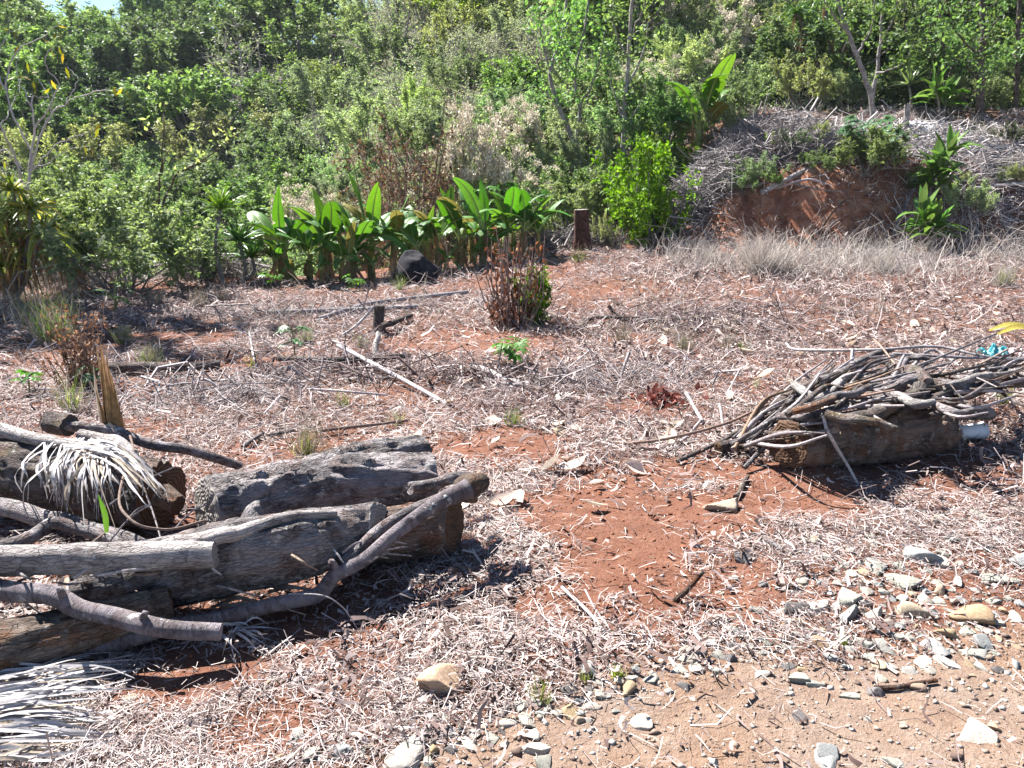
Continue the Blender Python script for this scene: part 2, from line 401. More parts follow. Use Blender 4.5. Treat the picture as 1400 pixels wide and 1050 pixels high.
def stonemat(name, a, b, c3, warm=0):
    g = G(name); oc = g.coord('Object'); n = g.noise(oc, 9, 6, .65, .5); n2 = g.noise(oc, 45, 4, .6)
    c = g.ramp(n, [(.3, a), (.55, b), (.75, c3)]); c = g.mix(g.math('MULTIPLY', n2, .35), c, (.30, .20, .14, 1)); c = vary(g, c, .012, .25, .2)
    return g.bsdf(c, .85, bump=g.math('ADD', n, n2), bstr=.6, bdist=.008, spec=.25)
M['st_blue'] = stonemat('stone_bluegrey', (0.112, 0.128, 0.132), (0.232, 0.256, 0.260), (0.376, 0.400, 0.392))
M['st_tan'] = stonemat('stone_tan', (0.240, 0.160, 0.096), (0.360, 0.272, 0.184), (0.480, 0.392, 0.288))
M['st_pale'] = stonemat('stone_pale', (0.240, 0.216, 0.184), (0.376, 0.352, 0.308), (0.496, 0.472, 0.424))
M['st_dark'] = stonemat('stone_dark', (0.032, 0.036, 0.040), (0.088, 0.096, 0.104), (0.184, 0.192, 0.200))
M['st_green'] = stonemat('stone_greenish', (0.136, 0.148, 0.128), (0.256, 0.268, 0.240), (0.368, 0.380, 0.344))
M['gravel'] = islandmat('gravel', [(0, (.08, .055, .045)), (.35, (.18, .13, .10)), (.6, (.25, .195, .155)), (.85, (.27, .265, .25)), (1, (.42, .40, .365))], .85)
M['clod'] = islandmat('soil_clods', [(0, (0.083, 0.025, 0.013)), (.5, (0.152, 0.052, 0.027)), (1, (0.215, 0.095, 0.054))], .95)

def groundmat():
    g = G('red_earth'); oc = g.coord('Object')
    tr = g.n('Attribute', _attribute_name='track').outputs['Fac']; hl = g.n('Attribute', _attribute_name='hill').outputs['Fac']; bk = g.n('Attribute', _attribute_name='cut').outputs['Fac']
    n1 = g.noise(oc, 1.3, 5, .6); n2 = g.noise(oc, 9, 6, .65); n3 = g.noise(oc, 55, 5, .7); n4 = g.noise(oc, 230, 3, .7)
    soil = g.ramp(n2, [(.3, (.082, .033, .020)), (.5, (.128, .053, .032)), (.72, (.185, .086, .054))])
    soil = g.mix(g.math('MULTIPLY', n1, .45), soil, (.25, .15, .11, 1))
    soil = g.mix(g.ramp(n3, [(.35, (.5, .5, .5)), (.6, (0, 0, 0))]), soil, (.12, .04, .022, 1))
    trk = g.ramp(n2, [(.25, (.135, .080, .053)), (.5, (.200, .126, .086)), (.75, (.255, .180, .134))])
    trk = g.mix(g.math('MULTIPLY', g.ramp(n1, [(.4, (0, 0, 0)), (.65, (1, 1, 1))]), .5), trk, (.21, .195, .18, 1))
    trk = g.mix(g.ramp(n3, [(.36, (.55, .55, .55)), (.55, (0, 0, 0))]), trk, (.19, .125, .085, 1))
    trk = g.mix(g.ramp(n4, [(.58, (0, 0, 0)), (.68, (.6, .6, .6))]), trk, (.33, .305, .275, 1))
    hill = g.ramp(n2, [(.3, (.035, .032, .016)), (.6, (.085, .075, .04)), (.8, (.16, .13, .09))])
    cut = g.ramp(g.noise(oc, 4.0, 6, .7), [(.3, (0.105, 0.045, 0.028)), (.46, (0.224, 0.092, 0.053)), (.6, (0.322, 0.161, 0.098)), (.75, (0.406, 0.280, 0.203))])
    c = g.mix(g.math('SMOOTH_MIN', g.math('ADD', tr, g.math('MULTIPLY_ADD', n2, .7, -.35)), 1.0, .1, clamp=True), soil, trk)
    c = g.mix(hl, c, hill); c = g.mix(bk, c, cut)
    h = g.math('ADD', g.math('MULTIPLY', n2, 1.0), g.math('ADD', g.math('MULTIPLY', n3, .7), g.math('MULTIPLY', n4, .25)))
    return g.bsdf(c, .95, bump=h, bstr=.8, bdist=.03, spec=.1)
M['ground'] = groundmat()
M['boulder'] = plain('boulder_black', (.014, .013, .017), .9, 14, .6, .8)
M['bark_red'] = barkmat('bark_red', (.022, .012, .010), (.062, .030, .025), (.13, .075, .06), .0, .2)
SC.cycles.sample_clamp_indirect = 4.0
M['banana_old'] = plain('banana_leaf_old', (.19, .165, .035), .6, 30, .4, .2, trans=.3)
# ------------------------------------------------------------------ ground sheet
_edge = np.array([at(*p)[:2] for p in ((540, 1060), (690, 1000), (840, 940), (985, 893), (1150, 905), (1290, 890), (1400, 858))])
def track_edge(x): return np.interp(x, np.r_[-4, _edge[:, 0], 8], np.r_[.6, _edge[:, 1], 4.4]) + .07
def f_track(x, y): return sm(.16, -.16, y - track_edge(x) + .14 * fbm(np.asarray(x) * 2.5, np.asarray(y) * 2.5, 9, 3))
BARE = [(850, 745, 120, 80, 1), (790, 700, 90, 40, 1), (690, 605, 100, 26, 1), (1055, 662, 80, 34, 1), (650, 465, 140, 15, .8), (300, 500, 110, 13, .9), (240, 462, 80, 9, .8),
        (880, 467, 60, 9, .7), (810, 400, 45, 6, .8), (370, 1000, 70, 32, .8), (250, 920, 90, 40, 1), (1000, 800, 70, 40, .9), (960, 705, 90, 30, 1), (900, 555, 60, 13, .8),
        (930, 645, 60, 20, .8), (470, 505, 60, 10, .6), (160, 590, 80, 14, .7), (330, 620, 90, 14, .6), (1180, 480, 60, 10, .5), (560, 1040, 60, 20, .5), (760, 820, 60, 30, .8), (880, 840, 60, 25, .7)]
_B = []
for px, py, rx, ry, s in BARE:
    p = at(px, py); m = mpp(p); v = np.linalg.norm(p - [0, 0, EYE]); _B.append((p[0], p[1], rx * m, ry * m * v / EYE, s))
def f_bare(x, y):
    b = np.zeros(np.shape(x))
    w = .5 * fbm(x * 2.2, y * 2.2, 11, 3) + .45 * fbm(x * 7, y * 7, 12, 3)
    for cx, cy, rx, ry, s in _B:
        q = np.sqrt(((x - cx) / rx) ** 2 + ((y - cy) / ry) ** 2)
        b = np.maximum(b, s * sm(1.25, .75, q + w * .9))
    return b

def warp(lo, hi, n, fine): 
    t = np.linspace(-1 if lo < 0 else 0, 1, n); return None
yy = np.concatenate([np.arange(-14, 1.2, .6), np.arange(1.2, 6, .045), 6 + np.cumsum(np.linspace(.05, .16, 75)), []])
yy = np.concatenate([yy, yy[-1] + np.cumsum(np.linspace(.12, .16, 40))]); yy = np.concatenate([yy, yy[-1] + np.cumsum(np.geomspace(.2, 14, 62))])
xp = np.concatenate([np.arange(.0, 3, .05), 3 + np.cumsum(np.linspace(.06, .22, 50))]); xp = np.concatenate([xp, xp[-1] + np.cumsum(np.geomspace(.3, 14, 38))])
xx = np.concatenate([-xp[:0:-1], xp])
X, Y = np.meshgrid(xx, yy); Z = H(X, Y)
n1, n2 = X.shape; ii = (np.arange(n1 - 1)[:, None] * n2 + np.arange(n2 - 1)).ravel()
g = MB(); g.add(np.stack([X, Y, Z], -1), np.stack([ii, ii + 1, ii + n2 + 1, ii + n2], 1))
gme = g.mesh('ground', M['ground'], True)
def attr(me, name, v):
    a = me.attributes.new(name, 'FLOAT', 'POINT'); a.data.foreach_set('value', np.asarray(v, np.float32).ravel())
attr(gme, 'track', f_track(X, Y)); 
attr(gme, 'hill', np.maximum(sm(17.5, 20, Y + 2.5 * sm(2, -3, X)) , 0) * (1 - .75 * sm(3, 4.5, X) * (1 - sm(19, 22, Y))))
attr(gme, 'cut', sm(3.0, 4.2, X) * sm(8.4, 7.2, X) * sm(14.1, 14.5, Y) * (1 - sm(15.5, 16.0, Y)))
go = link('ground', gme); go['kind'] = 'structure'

# ------------------------------------------------------------------ ground litter (nobody could count it)
def scatter(n, y0, y1, pw, rng=RNG, pad=1.7):
    u = rng.random(n)
    y = (y0 ** (1 - pw) + u * (y1 ** (1 - pw) - y0 ** (1 - pw))) ** (1 / (1 - pw)) if pw != 1 else y0 * (y1 / y0) ** u
    x = (rng.random(n) * 2 - 1) * (y * .74 + pad)
    return x, y
def field(x, y):                                            # 1 on the open field, 0 beyond its edge
    edge = 13.6 + 2.2 * sm(-3.5, 1, x) + .5 * vnoise(x * .8, 2.2)
    return sm(.25, -.4, y - edge)

def lay(n, y0, y1, pw, keepf, L, W, curl, tilt, mat, name, lift=.02, seg=2, grow=.5, taper=.6):
    x, y = scatter(n, y0, y1, pw); k = RNG.random(n) < keepf(x, y); x, y = x[k], y[k]; m = len(x)
    s = (np.maximum(y, 2) / 2.6) ** grow
    a = RNG.random(m) * 2 * np.pi; tl = RNG.normal(0, tilt, m)
    D = np.stack([np.cos(a) * np.cos(tl), np.sin(a) * np.cos(tl), np.sin(tl)], 1)
    N = nrm(np.stack([RNG.normal(0, .45, m), RNG.normal(0, .45, m), np.ones(m)], 1))
    Lx = L * s * np.clip(RNG.lognormal(-.25, .75, m), .22, 2.8); Wx = W * s * RNG.uniform(.5, 1.5, m)
    z = H(x, y) + .004 + np.abs(np.sin(tl)) * Lx * .5 + RNG.random(m) ** 2 * lift
    P = np.stack([x, y, z], 1) - D * Lx[:, None] * .5
    b = MB(); ribbons(b, P, D, N, Lx, Wx, curl, seg, taper)
    return stuff(link(name, b.mesh(name, mat)))

_sz = at(1270, 832)
def f_stones(x, y): return np.exp(-(((x - _sz[0]) / .62) ** 2 + ((y - _sz[1] - .03) / .40) ** 2))
patch = lambda x, y, f, z: fbm(x * f, y * f, z, 3)
def k_straw(x, y):
    d = (1 - .91 * f_bare(x, y)) * (1 - .94 * f_track(x, y)) * field(x, y)
    return d * np.clip(.62 + 1.3 * patch(x, y, 1.5, 21), .06, 1) * (1 - .42 * sm(4.4, 7.0, y)) * (1 - .8 * f_stones(x, y))
def k_brown(x, y):
    d = (1 - .90 * f_bare(x, y)) * (1 - .97 * f_track(x, y)) * field(x, y) * (1 - .8 * f_stones(x, y))
    return d * np.clip(.55 + 1.1 * patch(x, y, 1.1, 31), .1, 1) * (.55 + .45 * sm(3.6, 6, y))
lay(390000, 1.5, 15.5, 1.2, k_straw, .046, .0028, .17, .16, M['straw'], 'straw_litter', .022)
lay(185000, 1.6, 16.5, .6, k_brown, .075, .0042, .2, .28, M['straw_brown'], 'stalk_litter', .03)
def k_leaf(x, y):
    d = (1 - .85 * f_bare(x, y)) * (1 - .93 * f_track(x, y)) * field(x, y)
    return d * np.clip(.35 + 1.2 * patch(x, y, .9, 41) + .4 * sm(1, 4, x) * sm(5, 7, y), .06, 1) * (.6 + .4 * sm(3.8, 6.2, y))
lay(135000, 1.6, 16.5, .7, k_leaf, .040, .015, .5, .35, M['litter'], 'leaf_litter', .03, taper=.35, grow=.45)
# upright dead stalks and stubble in the middle of the field
def stalks(n, y0, y1, keepf, h, w, mat, name, lean=.45, pw=.6, curl=.35, seg=2):
    x, y = scatter(n, y0, y1, pw); k = RNG.random(n) < keepf(x, y); x, y = x[k], y[k]; m = len(x)
    a = RNG.random(m) * 2 * np.pi; D = nrm(np.stack([np.cos(a) * lean, np.sin(a) * lean, RNG.uniform(.3, 1, m)], 1))
    N = nrm(RNG.normal(0, 1, (m, 3))); N = nrm(N - D * (N * D).sum(1)[:, None])
    b = MB(); ribbons(b, np.stack([x, y, H(x, y) - .01], 1), D, N, h * np.clip(RNG.lognormal(-.2, .5, m), .3, 2.2), w * RNG.uniform(.6, 1.4, m), curl, seg, .4)
    return stuff(link(name, b.mesh(name, mat)))
def k_stub(x, y):
    return (1 - .9 * f_bare(x, y)) * field(x, y) * sm(4.0, 6, y) * np.clip(.3 + 1.7 * patch(x, y, .8, 51), .04, 1) * (1 - f_track(x, y))
stalks(60000, 4.3, 16.5, k_stub, .13, .0055, M['straw_brown'], 'dead_stalks', .9)
def k_band(x, y):                                           # pale dry grass below the cut bank
    c = 13.2 + .3 * vnoise(x * .8, 4.4)
    return sm(1.0, 3.2, x) * np.exp(-((y - c) / 1.25) ** 2) * np.clip(.45 + 1.3 * patch(x, y, .9, 61), .04, 1)
stalks(60000, 9.5, 16, k_band, .42, .0085, M['drygrass_pale'], 'dry_grass', .55, .2, .45, 3)
def k_left(x, y):                                           # shaded dry grass at the left edge of the field
    return sm(-5.4, -6.6, x + .12 * (y - 8)) * sm(7.5, 9, y) * sm(14.5, 13, y) * np.clip(.6 + patch(x, y, 1.1, 71), .1, 1)
stalks(26000, 7, 15, k_left, .42, .009, M['drygrass'], 'dry_grass', .6, .2, .45, 3)
def k_mid(x, y):
    return field(x, y) * sm(7, 9, y) * np.clip(-.15 + 1.5 * patch(x, y, .7, 81), 0, 1) * (1 - .9 * f_bare(x, y))
stalks(26000, 6.5, 17, k_mid, .27, .008, M['drygrass'], 'dry_grass', .5, .3, .4, 3)

OCT = np.array([[1, 0, 0], [-1, 0, 0], [0, 1, 0], [0, -1, 0], [0, 0, 1], [0, 0, -1.]])
OF = np.array([[0, 2, 4], [2, 1, 4], [1, 3, 4], [3, 0, 4], [2, 0, 5], [1, 2, 5], [3, 1, 5], [0, 3, 5]])
def pebbles(n, y0, y1, pw, keepf, r, mat, name, grow=.5, flat=.6, pad=1.7):
    x, y = scatter(n, y0, y1, pw, pad=pad); k = RNG.random(n) < keepf(x, y); x, y = x[k], y[k]; m = len(x)
    s = r * np.clip(RNG.lognormal(-.3, .55, m), .3, 4) * (np.maximum(y, 2) / 2.6) ** grow
    V = OCT[None] * RNG.uniform(.55, 1.25, (m, 6, 1)) + RNG.normal(0, .22, (m, 6, 3))
    a = RNG.random(m) * 2 * np.pi; c, d = np.cos(a)[:, None], np.sin(a)[:, None]
    V = np.stack([V[..., 0] * c - V[..., 1] * d, V[..., 0] * d + V[..., 1] * c, V[..., 2] * flat], -1) * s[:, None, None]
    V += np.stack([x, y, H(x, y) + s * flat * .25], 1)[:, None]
    b = MB(); b.add(V.reshape(-1, 3), (np.arange(m)[:, None, None] * 6 + OF).reshape(-1, 3))
    return stuff(link(name, b.mesh(name, mat)))
pebbles(62000, 1.4, 5.0, 1.3, lambda x, y: np.clip(.32 * f_track(x, y) + 1.0 * np.exp(-((y - track_edge(x) - .05) / .16) ** 2) * sm(-.5, .1, x) + .9 * f_stones(x, y), 0, 1), .0062, M['gravel'], 'gravel', 0)
pebbles(26000, 1.6, 13, 1.0, lambda x, y: np.clip(1.0 * f_bare(x, y) + .08, 0, 1) * (1 - f_track(x, y)), .0065, M['clod'], 'soil_crumbs', .45)

# ------------------------------------------------------------------ plant generator
def sph(rng, n, lo=-.3):
    z = rng.uniform(lo, 1, n); a = rng.random(n) * 2 * np.pi; q = np.sqrt(1 - z * z)
    return np.stack([q * np.cos(a), q * np.sin(a), z], 1)
def gen_plant(rng, h, r, th=.2, nm=16, ns=24, nl=12, L=.1, W=.05, sl=.4, up=.4, tw=.035, stalk=False, rho=(.5, 1), zlo=-.35, droop=.1, trunk=True, spread=.7, leafy=.6, u0=.38):
    tk, cr = MB(), MB()
    rz = (h - th) / 2; cz = th + rz
    ax = np.array([rng.normal(0, .05) * h, rng.normal(0, .05) * h, th])
    if trunk and th > .4: tube(tk, [[0, 0, -.2], ax * [.6, .4, .5] + [.03 * h, 0, 0], ax], [tw * 1.6, tw * 1.2, tw], 6, 8, .15)
    T = sph(rng, nm, zlo) * rng.uniform(rho[0], rho[1], (nm, 1)) * np.array([r, r, rz]) * (1 + .25 * rng.normal(0, 1, (nm, 1))).clip(.6, 1.3) + [0, 0, cz]
    SP0, SD = [], []
    for t in T:
        b = ax if th > .4 else np.array([rng.normal(0, .12) * r, rng.normal(0, .12) * r, -.1])
        mid = b + (t - b) * .5 + np.array([*(t[:2] - b[:2]) * .12, -.06 * h + .1 * rng.normal()])
        P = spline([b, mid, t], 7)
        tube(tk, P, [tw * .75, tw * .15], 4, None, cap=False)
        u = rng.uniform(u0, 1.04, ns); i = np.clip(u * 6, 0, 5.99); k = i.astype(int); f = (i - k)[:, None]
        s0 = P[k] * (1 - f) + P[k + 1] * f
        out = nrm(s0 - [0, 0, cz * .8]); d = nrm(out * .75 + [0, 0, up] + rng.normal(0, spread, (ns, 3)))
        SP0.append(s0); SD.append(d)
    S0, D = np.concatenate(SP0), np.concatenate(SD); n = len(S0)
    ln = sl * rng.uniform(.5, 1.3, n)
    E = S0 + D * ln[:, None] - np.stack([0 * ln, 0 * ln, ln * droop], 1)
    if stalk: tubes_fast(tk, S0, E, tw * .14, .06, 3, rng)
    t = rng.uniform(.12, 1.05, (n, nl)); P = S0[:, None] + (E - S0)[:, None] * t[..., None] + rng.normal(0, .03 * sl, (n, nl, 3))
    dd = nrm(D[:, None] * leafy + rng.normal(0, .75, (n, nl, 3)) + [0, 0, .1]); nn = nrm(rng.normal(0, .8, (n, nl, 3)) + [0, 0, .8])
    q = n * nl
    leaves(cr, P.reshape(q, 3), dd.reshape(q, 3), nn.reshape(q, 3), L * rng.uniform(.6, 1.35, q), W * rng.uniform(.6, 1.3, q), .18, .1)
    return tk, cr, E
KIND = {}
def kindof(key, n, trunkmat, leafm, size, cat, name, flower=False, **kw):
    out = []
    for v in range(n):
        rng = np.random.default_rng(hash((len(KIND), v)) % 99991)
        tk, cr, E = gen_plant(rng, **kw)
        ms = [('trunk', tk.mesh(name + '_trunk', M[trunkmat])), ('crown', cr.mesh(name + '_crown', M[leafm]))]
        if flower:
            fb = MB(); top = E[E[:, 2] > np.quantile(E[:, 2], .55)]; top = top[rng.permutation(len(top))[:flower]] + [0, 0, .1]
            k = 64; C = np.repeat(top, k, 0) + rng.normal(0, .075, (len(top) * k, 3)) * [1, 1, .7]
            leaves(fb, C, nrm(rng.normal(0, 1, C.shape) + [0, 0, .4]), nrm(rng.normal(0, 1, C.shape)), .065, .05, .3)
            ms.append(('flowers', fb.mesh(name + '_flowers', M['flower'])))
        out.append(ms)
    KIND[key] = (out, kw['h'], cat, name)
kindof('dense', 3, 'bark_hill', 'lf_dark', 6, 'tree', 'broadleaf_tree', h=6, r=3.1, th=1.5, nm=26, ns=38, nl=13, u0=.64, rho=(.7, 1), zlo=-.1, L=.22, W=.125, sl=.68, up=.35, tw=.14)
kindof('leafy', 3, 'bark_hill', 'lf_mid', 4, 'tree', 'leafy_tree', h=4.2, r=2.1, th=.8, nm=20, ns=36, nl=12, u0=.62, rho=(.7, 1), zlo=-.1, L=.155, W=.088, sl=.5, up=.35, tw=.08)
kindof('olive', 4, 'bark_hill', 'lf_olive', 3, 'shrub', 'olive_shrub', h=3, r=1.75, th=.2, nm=19, ns=38, nl=14, u0=.62, rho=(.72, 1), zlo=-.05, L=.105, W=.045, sl=.44, up=.8, tw=.045, stalk=True, spread=.5)
kindof('grey', 3, 'twig_grey', 'lf_grey', 3, 'shrub', 'grey_shrub', h=3, r=1.8, th=.2, nm=30, ns=22, nl=8, L=.085, W=.034, sl=.55, up=.45, tw=.05, stalk=True, spread=.6)
kindof('pale', 3, 'bark_hill', 'lf_pale', 3, 'shrub', 'pale_shrub', h=3, r=1.7, th=.2, nm=19, ns=36, nl=13, u0=.62, rho=(.72, 1), zlo=-.05, L=.105, W=.05, sl=.42, up=.7, tw=.045, stalk=True, spread=.5)
kindof('bright', 3, 'bark_hill', 'lf_bright', 2.6, 'shrub', 'bright_shrub', h=2.6, r=1.5, th=.15, nm=22, ns=20, nl=12, L=.14, W=.075, sl=.42, up=.5, tw=.04)
kindof('green', 3, 'bark_hill', 'lf_mid', 2.8, 'shrub', 'green_shrub', h=2.8, r=1.7, th=.15, nm=19, ns=36, nl=13, u0=.6, rho=(.7, 1), zlo=-.1, L=.12, W=.062, sl=.42, up=.5, tw=.04, stalk=True)
kindof('flower', 3, 'bark_hill', 'lf_olive', 2.8, 'shrub', 'flowering_shrub', flower=46, h=2.8, r=1.5, th=.2, nm=24, ns=22, nl=12, L=.095, W=.042, sl=.5, up=.9, tw=.045, stalk=True, spread=.45)
kindof('tall', 1, 'bark_hill', 'lf_mid', 8, 'tree', 'tall_tree', h=9, r=2.3, th=5.4, nm=18, ns=24, nl=9, L=.2, W=.11, sl=.6, up=.3, tw=.12)
kindof('plume', 2, 'bark_hill', 'lf_olive', 2.8, 'shrub', 'flowering_shrub', flower=110, h=2.8, r=1.2, th=.2, nm=20, ns=22, nl=11, L=.095, W=.042, sl=.5, up=.9, tw=.045, stalk=True, spread=.4)
kindof('bare', 2, 'twig_grey', 'lf_grey', 3, 'shrub', 'twiggy_shrub', h=3, r=1.8, th=.2, nm=40, ns=26, nl=3, L=.07, W=.03, sl=.6, up=.3, tw=.05, stalk=True, spread=.7)
kindof('rust', 2, 'twig_brown', 'lf_brown', 3, 'shrub', 'withered_shrub', h=3, r=1.8, th=.2, nm=30, ns=24, nl=7, L=.08, W=.04, sl=.5, up=-.1, tw=.05, stalk=True, spread=.7, droop=.5)

def plant(key, p, height, label, group=None, var=None, rz=None, squash=1.0, rng=RNG):
    vs, h0, cat, name = KIND[key]; ms = vs[(rng.integers(len(vs)) if var is None else var) % len(vs)]
    s = height / h0
    r = thing(name, label, cat, (p[0], p[1], float(H(p[0], p[1])) - .05), rng.random() * 6.28 if rz is None else rz, group, (s * squash, s * squash, s))
    for n, me in ms: link(n, me, r)
    return r

# ------------------------------------------------------------------ the overgrown hillside: every shrub and tree by itself
ADJ = {'dense': 'dark green dense tree', 'leafy': 'mid green leafy tree', 'olive': 'olive green bushy shrub', 'grey': 'grey-green twiggy shrub', 'pale': 'pale yellow-green shrub',
       'bright': 'fresh bright green shrub', 'green': 'plain green leafy shrub', 'flower': 'shrub topped with cream flower heads', 'bare': 'nearly leafless grey twiggy bush', 'rust': 'withered brown bush'}
def hill_kind(px, py, rng):
    u = rng.random()
    def pick(*a):
        c = 0
        for k, w in a:
            c += w
            if u < c: return k
        return a[-1][0]
    if px < 470 and py < 185 - max(0, px - 300) * .45: return pick(('dense', .55), ('leafy', .3), ('bright', .15))
    if px < 110 and 190 < py < 260: return pick(('pale', .5), ('grey', .5))
    if 250 < px < 440 and py < 190: return pick(('grey', .6), ('olive', .4))
    if px < 300: return pick(('green', .4), ('leafy', .15), ('olive', .15), ('bright', .2), ('pale', .1))
    if px < 760 and py > 190: return pick(('olive', .3), ('green', .2), ('flower', .2), ('grey', .2), ('pale', .1))
    if px < 760: return pick(('olive', .42), ('grey', .22), ('pale', .2), ('green', .1), ('bright', .06))
    if px < 880: return pick(('leafy', .35), ('green', .35), ('olive', .3))
    if px < 1120: return pick(('pale', .45), ('olive', .25), ('flower', .15), ('green', .15))
    return pick(('leafy', .35), ('dense', .15), ('olive', .2), ('green', .15), ('pale', .15))
fill = []; frng = np.random.default_rng(5)
for py in (-75, -48, -22, 4, 30, 58, 88, 118, 150, 184, 220, 258, 298, 338, 372):
    off = frng.uniform(0, 60); step = 74 if py < 120 else 82
    for px in np.arange(-70 + off, 1480, step):
        x = px + frng.uniform(-24, 24); y = py + frng.uniform(-12, 12)
        if 60 < x < 235 and y < 100: continue                # the gap where sky shows
        p = at(x, y)
        if p[1] > 95 or (p[1] < 15.0 and p[0] > -3.0) or p[1] < 14.0: continue
        if x > 900 and y > 165 - (x - 900) * .02: continue
        if p[0] > 2.6 and p[1] < 19.6: continue
        if 560 < x < 880 and y > 318: continue
        k = hill_kind(x, y - 45, frng)
        hp = {'dense': 108, 'leafy': 104}.get(k, 80) * frng.uniform(.8, 1.25)
        ht = float(np.clip(hp * mpp(p), 1.5, 9.5))
        fill.append((x, y, k, p, ht))
MARKS = [(45, 'behind the white-branched sapling'), (150, 'below the patch of sky'), (250, 'above the brown sapling'), (335, 'above the spiky rosettes'), (440, 'above the first bananas'),
         (560, 'above the black boulder'), (670, 'above the last bananas'), (760, 'left of the slender trees'), (850, 'around the slender trees'), (960, 'above the lone banana'),
         (1070, 'above the brush heap'), (1190, 'behind the leaning trunk'), (1300, 'behind the dark trunks'), (1400, 'at the right border')]
buckets = {}
for f in fill:
    m = min(MARKS, key=lambda q: abs(q[0] - f[0]))[1]; b = 'high' if f[1] < 70 else 'halfway' if f[1] < 200 else 'low'
    buckets.setdefault((ADJ[f[2]], b, m), []).append(f)
for (a, b, m), fs in buckets.items():
    fs.sort(key=lambda q: q[0])
    for i, (x, y, k, p, ht) in enumerate(fs):
        pos = '' if len(fs) == 1 else ('left of two, ' if i == 0 else 'right of two, ') if len(fs) == 2 else f'{ordw(i)} from left, '
        plant(k, p, ht, f'{a} {b} upslope, {pos}{m}', 'shrubs and trees on the overgrown hillside', rng=frng, squash=frng.uniform(1.1, 1.5))

# low growth between them
def undergrowth(n, name, mat, seed, zmax=1.1, L=.095):
    rng = np.random.default_rng(seed); u = rng.random(n); y = 15.5 * (80 / 15.5) ** u; x = (rng.random(n) * 2 - 1) * (y * .74 + 2)
    ok = ((y > 16.2 + 1.0 * sm(-3.5, 1, x)) & ((x < 3.2) | (y > 20.5)) & (fbm(x * .6, y * .6, seed, 3) > -.25)); x, y = x[ok], y[ok]; m = len(x)
    s = (y / 22) ** .8; P = np.stack([x, y, H(x, y) + rng.random(m) ** 1.5 * zmax * s], 1)
    b = MB(); leaves(b, P, nrm(rng.normal(0, .8, (m, 3)) + [0, 0, .5]), nrm(rng.normal(0, .7, (m, 3)) + [0, -.2, .7]), L * s * rng.uniform(.6, 1.4, m), L * .5 * s * rng.uniform(.6, 1.3, m))
    return stuff(link(name, b.mesh(name, mat)))
undergrowth(90000, 'undergrowth', M['lf_olive'], 3)
undergrowth(70000, 'undergrowth', M['lf_mid'], 4)
undergrowth(20000, 'undergrowth', M['lf_grey'], 6)
# ------------------------------------------------------------------ litter, twigs and brush on the bank
def region(n, poly_f, x0, x1, y0, y1, rng=RNG):
    x = rng.uniform(x0, x1, n); y = rng.uniform(y0, y1, n); k = rng.random(n) < poly_f(x, y); return x[k], y[k]
def f_bank(x, y): return sm(2.2, 3.2, x) * sm(15.2, 15.6, y) * sm(22.5, 20.5, y) * np.clip(.22 + 1.9 * fbm(x * 1.1, y * 1.1, 93, 3), .03, 1)
def bank_ribbons(n, f, L, W, mat, name, lift, tilt=.35, curl=.35, box=(2, 16, 14.2, 22)):
    x, y = region(n, f, *box); m = len(x); a = RNG.random(m) * 6.283
    P = np.stack([x, y, H(x, y) + .01 + RNG.random(m) ** 1.6 * lift], 1)
    e = .15; sx = (H(x + e, y) - H(x - e, y)) / (2 * e); sy = (H(x, y + e) - H(x, y - e)) / (2 * e)
    D = nrm(np.stack([np.cos(a), np.sin(a), np.cos(a) * sx + np.sin(a) * sy + RNG.normal(0, tilt, m)], 1))
    N = nrm(np.stack([-sx, -sy, np.ones(m)], 1) + RNG.normal(0, .5, (m, 3)))
    b = MB(); ribbons(b, P, D, N, L * np.clip(RNG.lognormal(-.1, .5, m), .3, 2.5), W * RNG.uniform(.5, 1.5, m), curl, 2, .5)
    return stuff(link(name, b.mesh(name, mat)))
bank_ribbons(30000, f_bank, .22, .013, M['straw'], 'straw_litter', .10)
bank_ribbons(24000, f_bank, .16, .020, M['straw_brown'], 'stalk_litter', .10)
bank_ribbons(12000, lambda x, y: f_bank(x, y) * np.clip(.2 + 1.4 * patch(x, y, .8, 91), 0, 1), .14, .05, M['litter'], 'leaf_litter', .08)
bank_ribbons(5000, lambda x, y: sm(2.8, 3.6, x) * sm(14.2, 14.5, y) * sm(15.6, 15.3, y) * np.clip(.1 + patch(x, y, 1.4, 92), 0, 1), .25, .012, M['straw_brown'], 'dead_roots', .06)
def brush(cx, cy, rx, ry, rz, n, L, r, mat, name, seed, label=None):
    rng = np.random.default_rng(seed); q = sph(rng, n, 0) * rng.random((n, 1)) ** .4 * [rx, ry, rz] + [cx, cy, 0]
    q[:, 2] += H(q[:, 0], q[:, 1]) - .03
    d = nrm(rng.normal(0, 1, (n, 3)) * [1, 1, .45]); l = L * np.clip(rng.lognormal(-.1, .5, n), .3, 2.5)[:, None]
    b = MB(); tubes_fast(b, q - d * l / 2, q + d * l / 2, r * np.clip(rng.lognormal(-.15, .6, n), .35, 4), .12, 3, rng)
    o = link(name, b.mesh(name, mat)); o['kind'] = 'stuff'
    if label: o['label'] = label
    return o
pb = at(1060, 215)
brush(pb[0] + .15, 17.0, 1.6, 1.1, .36, 4200, .55, .008, M['twig_grey'], 'brush_heap', 11, 'grey heap of dry brushwood on top of the bank')
brush(at(960, 300)[0] + .15, 16.4, .75, .9, .7, 1900, .55, .008, M['twig_grey'], 'dead_twigs', 12, 'tangle of dead grey twigs left of the cut bank')
brush(9.6, 17.4, 2.6, 1.9, .32, 2600, .55, .008, M['twig_white'], 'dead_twigs', 13, 'pale dead twigs strewn over the right end of the bank')
brush(7.0, 17.3, 1.6, 1.2, .3, 900, .6, .010, M['twig_white'], 'dead_twigs', 14, 'pale dead twigs strewn along the top of the bank')
